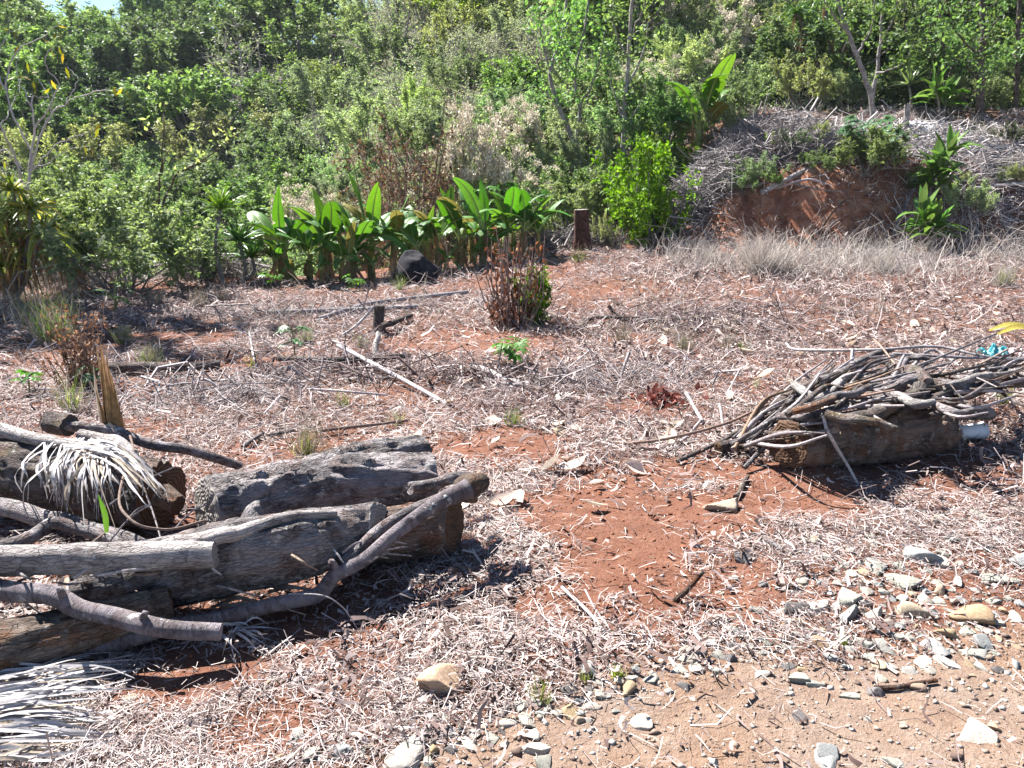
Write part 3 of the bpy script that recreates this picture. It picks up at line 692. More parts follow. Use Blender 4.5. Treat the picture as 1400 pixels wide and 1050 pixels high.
brush(1.3, 16.2, 1.2, .6, .5, 700, .5, .008, M['twig_grey'], 'dead_twigs', 15, 'low tangle of dead twigs around the red stump')
brush(-5.2, 13.6, 1.0, .5, .55, 700, .5, .007, M['twig_grey'], 'dead_twigs', 16, 'low grey thicket of dead twigs left of the banana row')
brush(-7.4, 13.4, 1.2, .8, .7, 800, .6, .008, M['twig_grey'], 'dead_twigs', 17, 'grey dead twigs below the drooping clump at the left border')
# heaps of dead stalks on the field
for i, (px, py, rx, ry, n, l) in enumerate(((510, 510, 1.0, .35, 700, 'grey dead stalks piled behind the two thick logs'), (430, 430, 1.5, .4, 600, 'thin dead stalks among the fallen poles'), (1020, 430, 1.3, .45, 600, 'grey stalks lying in the right part of the field'),
        (840, 520, .8, .35, 520, 'tangled dead stalks right of the bright seedling'), (690, 520, .5, .25, 260, 'dead stalks below the bright seedling'), (250, 545, .9, .3, 450, 'dark dead stalks behind the dried banana stump'), (930, 450, .9, .3, 350, 'dead stalks beside the crooked black stick'), (330, 520, .8, .3, 300, 'dead stalks left of the pale pole'))):
    p = at(px, py); brush(p[0], p[1], rx * 1.25, ry * 1.4, .12, int(n * .7), .34, .0045, M['twig_grey'] if i % 2 else M['straw_brown'], 'dead_stalks', 30 + i, l)

bank_ribbons(16000, lambda x, y: sm(6.4, 7.6, x) * sm(14.0, 14.3, y) * sm(16.2, 15.6, y) + sm(4.6, 3.4, x) * sm(2.6, 3.2, x) * sm(14.1, 14.5, y) * sm(16, 15.5, y), .26, .012, M['straw'], 'straw_litter', .14, .5)
bank_ribbons(3500, lambda x, y: sm(3.2, 3.8, x) * sm(14.7, 15.0, y) * sm(15.9, 15.4, y) * np.clip(.25 + 1.5 * patch(x, y, 1.2, 95), 0, 1), .24, .010, M['straw_brown'], 'dead_roots', .12, .6)
def k_lip(x, y): return sm(3.0, 3.6, x) * np.exp(-((y - 15.5) / .45) ** 2) * np.clip(.2 + 1.4 * patch(x, y, 1.0, 97), 0, 1)
stalks(7000, 14.6, 17.5, k_lip, .22, .010, M['drygrass_pale'], 'dry_grass', .9, .2, .5, 3)
def k_slope(x, y): return f_bank(x, y) * np.clip(-.05 + 1.3 * patch(x, y, .8, 99), 0, 1)
stalks(22000, 15.2, 21, k_slope, .30, .010, M['drygrass'], 'dry_grass', .8, .2, .5, 3)

# ------------------------------------------------------------------ rosettes: yucca and dracaena heads
def rosette(mb, c, n, L, W, rng, up=.15, droop=.25, seg=4, axis=(0, 0, 1)):
    for i in range(n):
        d = sph(rng, 1, -.25)[0]; d = nrm(d + np.array(axis) * up); l = L * rng.uniform(.7, 1.15)
        t = np.linspace(0, 1, seg + 1)[:, None]
        P = c + d * l * t - np.array([0, 0, 1.]) * l * droop * rng.uniform(.3, 1.5) * t ** 2.2
        blade(mb, P, [W * .7, W, W * .85, W * .45, .002], rng.normal(0, .3, 3) + [0, 0, 1], .12)
def yucca(label, px, py, heads, mat='strap', L=.55, W=.042, n=48, stem=.03, skirt=0, cat='yucca', name='yucca', droop=.25):
    """heads in pixels of the photograph; the stems stand where the base pixel meets the ground."""
    base = at(px, py); rng = np.random.default_rng(int(px * 7 + py)); r = thing(name, label, cat, base, 0)
    tk, cr, sk = MB(), MB(), MB()
    for hx, hy in heads:
        c = at_y(hx, hy, base[1] + rng.uniform(-.25, .25)) - base
        m = c * .5 + [rng.normal(0, .06), 0, -.04]; b0 = np.array([rng.normal(0, .06), rng.normal(0, .06), -.1])
        tube(tk, [b0, m, c], [stem * 1.3, stem, stem * .8], 6, 8, .2)
        ax = nrm(c - m); rosette(cr, c, n, L, W, rng, .3, droop, axis=ax)
        if skirt:
            for i in range(skirt):
                a = rng.random() * 6.28; l = L * rng.uniform(.6, 1.1); o = np.array([math.cos(a), math.sin(a), 0])
                t = np.linspace(0, 1, 5)[:, None]; z = c * (1 - rng.random() * .5)
                blade(sk, z + o * l * .35 * np.sqrt(t) - np.array([0, 0, l]) * t, [W * .6, W * .8, W * .6, .004], o, .2)
    link('stem', tk.mesh('stem', M['bark_hill']), r); stuff(link('crown', cr.mesh('rosette', M[mat]), r))
    if skirt: stuff(link('dead_leaves', sk.mesh('dead_leaves', M['sheath']), r))
    return r
yucca('spiky rosette plant with tallest pale green head left of the banana row', 302, 388, [(301, 287)], L=.52, n=60)
yucca('spiky dark rosette plant crowding the left end of the banana row', 328, 386, [(326, 330), (345, 352)], 'strap_dark', L=.55, n=60)
yucca('small spiky rosette at the foot of the thin bare sapling', 246, 392, [(244, 350)], L=.42, n=46)
yucca('spiky rosette plant beside the drooping clump, two heads', 100, 400, [(68, 318), (101, 342)], L=.5, n=50, skirt=16)
yucca('small spiky rosette low between shrubs, beyond the left field corner', 105, 396, [(118, 360)], 'strap_dark', L=.42, n=40)
yucca('large drooping clump with yellow-green heads at the left border', 18, 412, [(18, 262), (-8, 300), (42, 288), (10, 328), (36, 345), (56, 322), (0, 365)], 'strap_yel', L=.58, W=.045, n=58, skirt=14, name='drooping_clump', cat='dracaena', droop=.7)
yucca('leaning dracaena with one tufted head above the brush heap', 1112, 118, [(1022, 52)], 'strap_yel', L=.62, W=.05, n=60, stem=.045, skirt=30, cat='dracaena', name='dracaena')
yucca('tall dracaena with several drooping tufts left of the leaning trunk', 1145, 142, [(1090, 18), (1118, 36), (1128, -6), (1150, 30), (1104, 62)], 'strap_dark', L=.75, W=.055, n=56, stem=.04, skirt=20, cat='dracaena', name='dracaena', droop=.8)
yucca('spiky dark rosette plant at the foot of the dark trunks', 1245, 158, [(1243, 116)], 'strap_dark', L=.6, n=50, cat='dracaena', name='dracaena')
yucca('tufted dracaena at the right border behind the bank', 1375, 140, [(1366, 46), (1392, 66)], 'strap_dark', L=.8, W=.06, n=50, stem=.045, cat='dracaena', name='dracaena', droop=.7)

# broad-leaved cordylines on the bank: every leaf its own part
def strap_mesh(L, W, rise, drop, nm, mat):
    b = MB(); t = np.linspace(0, 1, 9)
    P = np.stack([L * (t * math.cos(rise)), 0 * t, L * (t * math.sin(rise) - drop * t ** 2.2)], 1)
    blade(b, P, [.012, W * .4, W * .85, W, W * .95, W * .75, W * .45, .002], [0, 0, 1], .16); return b.mesh(nm, mat, True)
SM = [strap_mesh(.46, .105, R(a), d, 'strap_leaf', M['strap_one']) for a, d in ((20, .35), (40, .3), (60, .22), (78, .08), (30, .5))]
def cordyline(label, px, py, heads, n=26, sc=1.0):
    base = at(px, py); rng = np.random.default_rng(px); r = thing('cordyline', label, 'cordyline', base, 0); tk = MB()
    for hx, hy in heads:
        c = at_y(hx, hy, base[1] + rng.uniform(-.1, .1)) - base
        tube(tk, [[0, 0, -.1], c * .5 + [.03, 0, 0], c], [.03, .025, .02], 6, 8, .2)
        for i in range(n):
            l = link('leaf', SM[i * 5 // n if False else rng.integers(5)], r, c * rng.uniform(.45, 1.0)); s = sc * rng.uniform(.95, 1.45)
            l.rotation_euler = (rng.normal(0, .2), rng.normal(0, .12), i * 2.4 + rng.normal(0, .2)); l.scale = (s, s, s)
    link('stem', tk.mesh('stem', M['bark_hill']), r); return r
cordyline('broad-leaved cordyline on the bank with upper head leaning right', 1262, 300, [(1278, 222), (1300, 206)], 34, 1.15)
cordyline('broad-leaved cordyline low at the foot of the red cut', 1272, 346, [(1258, 292), (1278, 308)], 32, 1.05)
cordyline('broad-leaved cordyline standing behind the sheet metal', 1286, 170, [(1278, 118), (1294, 128)], 26, 1.1)

# ------------------------------------------------------------------ banana plants: every leaf a part, its midrib a sub-part
def banana_leaf(seed, L, W, rise, drop, torn=.5):
    rng = np.random.default_rng(seed); n = 26; t = np.linspace(0, 1, n)
    pet = .16
    x = L * (t * math.cos(rise) + .25 * drop * t ** 2); z = L * (t * math.sin(rise) - drop * t ** 2.4)
    P = np.stack([x, .04 * L * np.sin(t * 3 + seed), z], 1); T = nrm(np.gradient(P, axis=0)); S = nrm(np.cross(T, [0, 0, 1.])); U = np.cross(S, T)
    u = np.clip((t - pet) / (1 - pet), 0, 1); w = W * .5 * np.sin(np.pi * np.clip(u, 0, 1) ** .75) ** .55 * (u > 0); w[-1] = .004
    b = MB()
    for s in (-1, 1):
        cup = rng.uniform(.05, .35)
        cuts = sorted(set([4] + [int(c) for c in rng.choice(np.arange(6, n - 2), int(torn * 9), False)] + [n - 1]))
        for a, e in zip(cuts[:-1], cuts[1:]):
            i = np.arange(a, e + 1); ww = w[i].copy(); tw = rng.normal(0, .16); sag = cup + rng.normal(0, .12)
            sh = np.zeros(len(i)); 
            if e < n - 1: ww[-1] *= .9; sh[-1] = -.015
            m1 = P[i] + S[i] * s * (ww * .5)[:, None] + U[i] * (ww * .16)[:, None]
            o = P[i] + T[i] * (sh + tw * .1)[:, None] * 1 + S[i] * s * ww[:, None] + U[i] * (ww * (.2 - sag))[:, None]
            V = np.stack([P[i] + U[i] * .004, m1, o], 1).reshape(-1, 3); k = len(i); j = np.arange(k - 1)[:, None] * 3
            F = np.concatenate([j + np.array([0, 1, 4, 3]), j + np.array([1, 2, 5, 4])])
            uv = np.stack([np.tile([0, .5, 1], k), np.repeat(t[i], 3)], 1)
            b.add(V, F, uv=uv)
    rb = MB(); tube(rb, P, [.02, .014, .009, .003], 5)
    return b.mesh('banana_leaf', M['banana'], True), rb.mesh('midrib', M['midrib'], True)
BL = [banana_leaf(i, L, W, R(a), d, tn) for i, (L, W, a, d, tn) in enumerate(((1.15, .28, 66, .32, .3), (1.2, .29, 50, .5, .6), (1.05, .27, 36, .5, .8), (1.1, .23, 76, .1, .2), (1.0, .28, 55, .7, .8), (.8, .23, 25, .5, .9), (1.2, .27, 60, .4, .5), (.95, .2, 81, .03, .1)))]
BLO = []
for lm, rm in BL:
    q = lm.copy(); q.materials[0] = M['banana_old']; BLO.append((q, rm))
def sheath_mesh(seed, h):
    rng = np.random.default_rng(seed); b = MB(); t = np.linspace(0, 1, 6)
    P = np.stack([.07 + .05 * rng.normal() * t + .12 * t ** 2, .05 * np.sin(4 * t + seed), h * (1 - t) * 1.0], 1)
    blade(b, P, [.05, .09, .07, .1, .06, .02], [1, 0, .2], .25 * rng.normal()); return b.mesh('sheath', M['sheath'])
SH = [sheath_mesh(i, h) for i, h in enumerate((.55, .7, .45, .62))]
def banana(label, px, py, hpx, n=7, sc=None, group='young banana plants in the row at the field edge', dead=2, seed=None, lean=0, base=None, sets=None):
    base = at(px, py) if base is None else base; rng = np.random.default_rng(seed or int(px * 3 + py)); hm = hpx * mpp(base) * rng.uniform(.74, 1.18)
    r = thing('banana_plant', label, 'banana plant', base, rng.random() * 6.28, group)
    hs = hm * .42; s = hm / 1.5; b = MB()
    top = np.array([lean * hs, 0, hs]); tube(b, [[0, 0, -.05], top * .5, top], [.075 * s, .06 * s, .045 * s], 8, 7, .12); link('pseudostem', b.mesh('pseudostem', M['stem_green'], True), r)
    r.rotation_euler = (rng.normal(0, .10), rng.normal(0, .10), rng.random() * 6.28)
    for i in range(n):
        lm, rm = (BLO if rng.random() < .13 else BL)[(0, 6, 1, 3, 0, 1, 2, 6, 4, 5, 0)[rng.integers(11)] if sets is None else sets[i % len(sets)]]
        l = link('leaf', lm, r, top - [0, 0, rng.uniform(0, .22) * hs]); q = s * rng.uniform(.85, 1.25); l.scale = (q, q, q)
        l.rotation_euler = (rng.normal(0, .12), rng.normal(0, .12), i * 2.39 + rng.normal(0, .35)); link('midrib', rm, l)
    for i in range(dead):
        l = link('dead_sheath', SH[int(rng.integers(4))], r); q = s * rng.uniform(.8, 1.1); l.scale = (q, q, q * rng.uniform(.7, 1.1)); l.rotation_euler = (0, 0, i * 6.28 / max(dead, 1) + rng.normal(0, .4))
    return r
row = [(372, 384, 92, 6, 'small banana plant first at the left end of the row'), (398, 390, 112, 7, 'banana plant with brown skirt, second from the row\'s left end'), (424, 388, 100, 6, 'banana plant third from the left end of the row'),
       (450, 392, 116, 7, 'banana plant with upright folded leaf, fourth from the row\'s left end'), (482, 384, 112, 7, 'banana plant fifth from the left end of the row'), (508, 386, 128, 8, 'tall banana plant left of the black boulder, one leaf straight up'),
       (474, 396, 70, 5, 'low young banana plant in front of the taller ones'), (536, 380, 120, 7, 'banana plant directly behind the black boulder\'s left side'), (572, 372, 112, 7, 'banana plant directly behind the black boulder\'s right side'),
       (600, 368, 118, 7, 'banana plant right of the black boulder'), (630, 366, 110, 7, 'banana plant with arching leaves, fourth from the row\'s right end'), (660, 362, 112, 7, 'banana plant third from the right end of the row'),
       (690, 356, 96, 6, 'banana plant second from the right end of the row'), (716, 352, 104, 7, 'banana plant at the right end of the row, two leaves upright'), (552, 366, 122, 7, 'banana plant in the back rank, highest in the middle of the row')]
for px, py, h, n, l in row:
    Yb = float(np.interp(px, [370, 480, 560, 640, 720], [12.9, 13.2, 13.9, 14.4, 14.8])) - (.35 if py > 394 else 0) + (.5 if px == 552 else 0)
    banana(l, px, py, h * .95, n + 1, dead=(5, 1, 3)[px % 3], base=ground(at_y(px, py, Yb)[0], Yb))
for px, dy, h, l in ((402, -.4, 52, 'knee-high banana sucker in front of the second of the row'), (440, -.45, 46, 'knee-high banana sucker in front of the fourth of the row'), (512, -.4, 54, 'knee-high banana sucker just left of the black boulder'), (606, -.4, 50, 'knee-high banana sucker just right of the black boulder'), (650, -.4, 48, 'knee-high banana sucker below the cream flowers'), (700, -.4, 44, 'knee-high banana sucker near the right end of the row'), (386, .5, 96, 'banana plant in the back rank behind the second of the row'), (438, .55, 110, 'banana plant in the back rank left of the tall upright leaf'), (466, -.3, 84, 'small banana plant squeezed between the fourth and fifth of the row'), (588, .5, 104, 'banana plant in the back rank right of the boulder'), (646, .5, 108, 'banana plant in the back rank below the cream flowers'), (704, .5, 100, 'banana plant in the back rank at the right end'), (736, .1, 78, 'last small banana plant past the right end of the row')):
    Yb = float(np.interp(px, [370, 480, 560, 640, 720], [12.9, 13.2, 13.9, 14.4, 14.8])) + dy
    banana(l, px, 380, h * .92, 6, base=ground(at_y(px, 380, Yb)[0], Yb), seed=px * 5)
banana('lone large banana plant with dark leaves left of the brush heap', 950, 205, 138, 9, group=None, dead=2, base=ground(at_y(955, 200, 18.4)[0], 18.4, .0), sets=[1, 4, 6, 0, 2, 1, 6, 4, 0])
banana('small bright banana sprout in the dry grass of the left field corner', 158, 428, 62, 5, group=None, dead=0, sets=[7, 2, 5, 5, 1])
# yellow dying leaf on the row's left end
r = thing('yellow_banana_leaf', 'hanging yellow torn banana leaf at the left end of the row', 'leaf', at_y(362, 330, 12.7)); 
b = MB(); blade(b, [[.22, 0, .02], [.0, -.03, .05], [-.2, -.05, .02]], [.03, .13, .16, .05], [0, -.6, 1], .1, 9); link('blade', b.mesh('blade', M['banana_yellow'], True), r)

# papaya-like bright plant behind the row
def palmate(R0, lobes, seed, mat, nm='leaf_blade'):
    rng = np.random.default_rng(seed); b = MB()
    for i in range(lobes):
        a = (i - (lobes - 1) / 2) * (4.6 / lobes); l = R0 * (1 - .35 * abs(a) / 2.3) * rng.uniform(.9, 1.1); d = np.array([math.cos(a), math.sin(a), 0])
        P = np.array([d * l * t + [0, 0, -.25 * l * t * t] for t in np.linspace(0, 1, 6)])
        blade(b, P, [l * .12, l * .34, l * .36, l * .22, .002], [0, 0, 1], .12)
    return b.mesh(nm, mat, True)
PAL = [palmate(.16, 7, i, M['seed_leaf']) for i in range(3)]; PALG = [palmate(.16, 7, i + 5, M['seed_grey']) for i in range(3)]
def seedling(label, px, py, hpx, n, pals, lsc, cat='seedling', name='castor_seedling', spread=.5, group=None, stems=1, base=None):
    base = at(px, py) if base is None else base; rng = np.random.default_rng(px + py); h = hpx * mpp(base); r = thing(name, label, cat, base, 0, group); b = MB()
    for k in range(stems):
        ox = rng.normal(0, .12) * h * (stems > 1)
        top = np.array([ox + rng.normal(0, .05) * h, rng.normal(0, .05) * h, h * .75]); tube(b, [[ox * .5, 0, -.03], top * .5, top], [.03 * h * .4 + .003, .006, .004], 5, 6)
        for i in range(n):
            f = rng.uniform(.35, 1); a = i * 2.4 + rng.random(); o = top * f; l = h * spread * rng.uniform(.45, 1); e = o + np.array([math.cos(a) * l, math.sin(a) * l, l * rng.uniform(-.1, .7)])
            tube(b, [o, (o + e) / 2 + [0, 0, .03 * h], e], [.004 + .003 * h, .003], 4, 4)
            lf = link('leaf', pals[i % len(pals)], r, e); s = lsc * h * rng.uniform(.75, 1.2); lf.scale = (s, s, s); lf.rotation_euler = (rng.normal(0, .3), rng.uniform(.0, .5), a + rng.normal(0, .3))
    link('stem', b.mesh('stem', M['stem_green']), r); return r
seedling('bright green castor seedling alone in the middle of the field', 702, 502, 46, 13, PAL, 2.2)
seedling('leggy castor seedling with pale leaves above a grass tuft', 404, 490, 60, 7, PALG, 1.6, spread=.3)
seedling('small castor seedling in the shade behind the dried banana stump', 130, 535, 48, 6, PALG, 1.7, spread=.35)
seedling('dark castor seedling in the deep shade at the left border', 40, 540, 42, 7, PAL, 2.0, spread=.4)
seedling('little bright sprout under the first banana plants', 372, 396, 26, 7, PAL, 2.4)
seedling('little bright sprout in front of the middle of the banana row', 487, 398, 26, 8, PAL, 2.4)
seedling('bright papaya-like plant rising behind the right half of the banana row', 690, 340, 110, 13, PAL, .95, 'papaya plant', 'papaya_plant', .32, None, 3, base=ground(-.15, 16.2))
seedling('castor plant with large pale leaves on top of the bank', 1195, 226, 70, 12, PALG, 1.5, 'castor plant', 'castor_plant', .45, None, 3)

# ------------------------------------------------------------------ particular shrubs and trees
PX = lambda h, p: h * mpp(p)
def sp(key, px, py, hpx, label, var=None, sq=1.0, base=None):
    p = at(px, py) if base is None else base; return plant(key, p, PX(hpx, p), label, None, var, None, sq)
for px, Y_, h, k, l in ((925, 17.9, 60, 'green', 'green bush at the lone banana plant\'s left foot'), (978, 18.6, 62, 'olive', 'olive bush just behind the lone banana plant'), (1000, 19.4, 70, 'green', 'green bush between lone banana and brush heap'), (905, 19.5, 105, 'leafy', 'leafy tree between straight slender tree and lone banana'), (1090, 20.5, 75, 'pale', 'pale bush right behind the brush heap'), (1150, 20.8, 60, 'olive', 'olive bush behind the brush heap\'s right end'), (1255, 21.0, 60, 'green', 'green bush behind the metal sheet'), (1330, 21.2, 70, 'olive', 'olive bush behind the thickest dark trunk'), (1390, 21.0, 70, 'green', 'green bush at the right end of the bank top')):
    q = ground(at_y(px, 200, Y_)[0], Y_); sp(k, px, 200, h, l, None, 1.2, base=q)
sp('bright', 884, 296, 142, 'tall bright green shrub left of the dark shaded hollow', 0, .86, base=ground(at_y(884, 296, 16.0)[0], 16.0))
sp('bright', 916, 268, 95, 'bright green shrub half behind the tall bright one', 1, 1.0)
sp('green', 840, 312, 105, 'green leafy shrub right behind the red stump', 0, 1.1, base=ground(at_y(836, 300, 17.0)[0], 17.0))
sp('bright', 733, 441, 86, 'low leafy bush with fresh green leaves growing through the dead brown bush', 2, .72)
sp('green', 1180, 236, 66, 'rounded green shrub on the rim of the red cut', 1, 1.25)
sp('olive', 1310, 300, 60, 'small grey-green bush right of the cordylines', 1, 1.1)
sp('olive', 1040, 250, 40, 'little grey-green bush on the left end of the cut bank', 2, 1.2)
sp('green', 1010, 262, 30, 'tiny green bush on the lip of the cut bank', 2, 1.3)
sp('green', 170, 402, 150, 'big sunlit green shrub at the left field corner', 0, 1.25)
sp('leafy', 110, 392, 120, 'dense green bush behind the little banana sprout', 1, 1.1)
sp('green', 262, 384, 110, 'green bush between sapling and spiky rosettes', 2, 1.1)
sp('plume', 655, 318, 205, 'shrub with the largest cream flower heads, centre of the slope', 0, .62, base=ground(at_y(655, 300, 17.2)[0], 17.2))
plant('tall', (-9.2, 12.2), 9.0, 'tall leafy tree standing beyond the left border', None, 0)
sp('flower', 592, 318, 110, 'shrub with fading cream flower heads above the black boulder', 1, 1.1, base=ground(-1.8, 17.3))
sp('rust', 545, 235, 245, 'withered reddish brown bush with bare crooked branches', 0, .8, base=ground(at_y(548, 235, 17.3)[0], 17.3))
sp('rust', 590, 200, 190, 'small withered brown bush right behind the larger withered one', 1, .8, base=ground(at_y(575, 235, 18.4)[0], 18.4))
sp('bare', 345, 195, 130, 'large leafless grey bush below the dark trees', 0, 1.3)
sp('pale', 770, 330, 70, 'yellowish bush just right of the banana row', 0, .9, base=ground(1.05, 16.9))
sp('pale', 830, 318, 50, 'yellow-green weed bush beside the red stump', 1, .6, base=ground(at_y(828, 318, 15.6)[0], 15.6))
for X_, Y_, px, h, l in ((0, 22.5, 402, 95, 'shrub with pale flower plumes above the first bananas'), (0, 19.0, 428, 120, 'shrub with cream flower heads right behind the first bananas'), (0, 18.2, 515, 110, 'shrub with dull cream flower heads behind the black boulder'), (0, 20.5, 705, 120, 'shrub with small cream flower heads left of the forked tree'), (0, 24, 1000, 110, 'shrub with cream plumes behind the lone banana'), (0, 26, 930, 105, 'pale flowering shrub far up between slender tree and brush heap'), (0, 23, 250, 95, 'shrub with whitish plumes behind the brown sapling')):
    q = ground(at_y(px, 300, Y_)[0], Y_); sp('plume' if h > 109 or px < 410 else 'flower', px, 300, h, l, None, .8, base=q)
sp('pale', 985, 60, 110, 'pale yellow-green shrub crowning the slope above the lone banana', 2, 1.3)
for px, py, h, l in ((60, 22, 90, 'dark tree against the sky at the top left corner'), (8, 30, 90, 'darkest tree in the top left corner'), (132, 112, 96, 'round sunlit green tree straight under the patch of sky'), (205, 60, 58, 'small dark tree right of the patch of sky'), (250, 62, 75, 'blue-green tree rising right of the sky patch')):
    sp('dense' if px != 132 else 'leafy', px, py, h, l, None, 1.1)

def tree_px(label, base_px, Y, lines, mat, leafm=None, nl=0, L=.12, W=.065, sl=.4, name='sapling', cat='tree', seed=1, per=3.0, tips=None, group=None, dy=.5, tipmat=None):
    """A tree whose branches pass through the given sight lines at its own distance, with depth of its own."""
    rng = np.random.default_rng(seed); b0 = at_y(*base_px, Y); base = np.array([b0[0], Y, float(H(b0[0], Y))]); r = thing(name, label, cat, base, 0, group); tk, cr, tp = MB(), MB(), MB(); S, D = [], []
    for k, (pts, r0, r1) in enumerate(lines):
        dd = rng.normal(0, dy) if k else 0; m = len(pts)
        P = np.array([at_y(px, py, Y + dd * i / max(m - 1, 1)) - base for i, (px, py) in enumerate(pts)])
        if k == 0: P[0] = [0, 0, -.1]
        Q = spline(P, 4 * m + 2); Q[1:-1] += rng.normal(0, .012, (len(Q) - 2, 3)); tube(tk, Q, [r0, r1], 6, cap=False)
        ln = np.linalg.norm(np.diff(P, axis=0), axis=1).sum(); c = int(ln * per)
        if leafm and c and k:
            i = rng.integers(len(Q) // 3, len(Q), c); S.append(Q[i]); D.append(nrm(rng.normal(0, .8, (c, 3)) + [0, 0, .3]))
        if tips and k:
            q = Q[-1]; n = 3; leaves(tp, np.repeat(q[None], n, 0) + rng.normal(0, .06, (n, 3)), nrm(rng.normal(0, .5, (n, 3)) + [0, 0, -.7]), nrm(rng.normal(0, 1, (n, 3))), .18, .05, .2)
    link('trunk', tk.mesh('trunk', M[mat], True), r)
    if S:
        S, D = np.concatenate(S), np.concatenate(D); n = len(S); t = rng.uniform(0, 1, (n, nl)); E = D * sl
        P = S[:, None] + E[:, None] * t[..., None] + rng.normal(0, .06, (n, nl, 3)); q = n * nl
        leaves(cr, P.reshape(q, 3), nrm(rng.normal(0, .8, (q, 3)) + np.repeat(D, nl, 0) * .5), nrm(rng.normal(0, .8, (q, 3)) + [0, 0, .7]), L * rng.uniform(.6, 1.3, q), W * rng.uniform(.6, 1.3, q))
        link('crown', cr.mesh('crown', M[leafm]), r)
    if tips: link('yellow_leaves', tp.mesh('yellow_leaves', M['lf_yellow']), r)
    return r
tree_px('bare white-branched sapling with few yellow leaves at the left border', (36, 420), 12.6,
        [([(36, 420), (34, 330), (38, 265), (46, 190), (45, 130)], .035, .012), ([(36, 262), (20, 215), (0, 170), (-20, 120)], .022, .008), ([(38, 250), (60, 175), (90, 140), (135, 125), (162, 123)], .018, .005),
         ([(42, 205), (10, 130), (18, 75), (50, 55), (78, 36)], .016, .004), ([(46, 180), (80, 120), (100, 70), (140, 40)][0:2] + [(60, 85), (75, 62)], .012, .004), ([(40, 240), (75, 200), (110, 185), (140, 172)], .012, .004), ([(38, 230), (66, 222), (92, 205), (118, 200)], .010, .004),
         ([(30, 230), (8, 205), (-10, 215)], .012, .004), ([(45, 150), (30, 120), (22, 92), (28, 62)], .010, .004), ([(10, 130), (-4, 90), (8, 50), (20, 40)], .012, .004), ([(60, 175), (72, 140), (66, 110)], .009, .003), ([(0, 170), (20, 140), (30, 105)], .009, .003), ([(46, 130), (66, 132), (44, 95)], .008, .003), ([(90, 140), (105, 110), (92, 92)], .007, .003)],
        'twig_white', name='bare_sapling', tips=True, seed=3)
tree_px('thin brown sapling with one pale branch leaning right, front of the slope', (243, 396), 12.9,
        [([(243, 396), (228, 350), (217, 295), (219, 240), (224, 165)], .035, .008), ([(218, 288), (240, 240), (275, 220), (340, 172)], .02, .005), ([(217, 290), (205, 280), (196, 284)], .012, .004), ([(220, 235), (232, 205), (250, 178)], .012, .004), ([(222, 200), (205, 180), (190, 170)], .009, .003), ([(275, 220), (300, 218)], .009, .004), ([(224, 165), (226, 140)], .006, .003)],
        'bark_brown', 'lf_pale', 8, per=3.5, sl=.25, L=.1, W=.05, seed=4, name='sapling')
tree_px('slender pale forked tree with wavy trunk, middle of the slope', (790, 290), 19.8,
        [([(795, 290), (788, 205), (766, 150), (753, 100), (768, 50), (776, -10)], .075, .03), ([(788, 200), (792, 150), (786, 100), (800, 40), (806, -20)], .05, .02), ([(753, 100), (740, 50), (735, 0)], .03, .012), ([(792, 150), (815, 100), (828, 40)], .03, .01), ([(768, 50), (780, 20), (800, -20)], .025, .01), ([(786, 100), (770, 70), (760, 20)], .02, .01), ([(766, 150), (748, 130), (742, 100)], .02, .008)],
        'bark_pale', 'lf_mid', 14, per=8, sl=.5, L=.12, W=.065, seed=5, name='slender_tree', dy=.9)
tree_px('slender straight tree clothed in dark leaves right of the forked one', (853, 290), 19.4,
        [([(853, 300), (853, 185), (858, 100), (864, 0), (866, -30)], .07, .03), ([(855, 170), (835, 110), (830, 60)], .03, .01), ([(857, 120), (880, 70), (886, 30)], .03, .01), ([(860, 80), (840, 40), (838, -10)], .025, .01), ([(862, 50), (880, 10), (888, -20)], .02, .01), ([(854, 180), (875, 140), (884, 110)], .02, .008), ([(855, 150), (838, 140), (826, 120)], .02, .008)],
        'bark_pale', 'lf_mid', 14, per=9, sl=.5, L=.12, W=.065, seed=6, name='slender_tree', dy=.9)
tree_px('leaning pale tree trunk with thin crown on top of the bank', (1194, 190), 19.0,
        [([(1194, 190), (1190, 130), (1172, 75), (1155, 30), (1140, -20)], .07, .035), ([(1192, 140), (1202, 70), (1206, 10), (1208, -30)], .05, .025), ([(1172, 75), (1190, 40), (1196, 0)], .03, .012), ([(1160, 45), (1138, 20), (1120, -10)], .03, .012), ([(1204, 60), (1222, 20), (1230, -20)], .025, .01), ([(1198, 100), (1230, 90), (1250, 60)], .025, .01)],
        'bark_pale', 'lf_mid', 12, per=8, sl=.5, L=.11, W=.06, seed=7, name='leaning_tree', dy=.9)
for i, (bx, by, Y, top, l) in enumerate(((1339, 168, 19.6, 1344, 'dark grey straight trunk, thickest in the wood on the right'), (1290, 160, 20.8, 1283, 'dark slim trunk left of the thickest dark trunk'), (1388, 170, 20.3, 1392, 'dark trunk at the right border of the picture'), (1240, 150, 22.0, 1236, 'shaded slim trunk right of the leaning pale tree'))):
    tree_px(l, (bx, by), Y, [([(bx, by), (bx + 2, by - 70), (top, by - 160), (top, -50)], .11 if i == 0 else .07, .05), ([(bx, by - 90), (bx - 34, by - 130), (bx - 50, by - 190)], .03, .01), ([(bx, by - 110), (bx + 30, by - 150), (bx + 40, by - 200)], .03, .01), ([(bx, by - 60), (bx - 20, by - 80), (bx - 44, by - 90)], .025, .008), ([(top, by - 150), (top + 26, by - 175), (top + 34, by - 215)], .025, .01), ([(bx, by - 50), (bx + 22, by - 75), (bx + 40, by - 78)], .02, .008)],
            'bark_dark', 'lf_dark' if i % 2 else 'lf_mid', 16, per=11, sl=.6, L=.12, W=.065, seed=20 + i, name='forest_tree', dy=1.0)

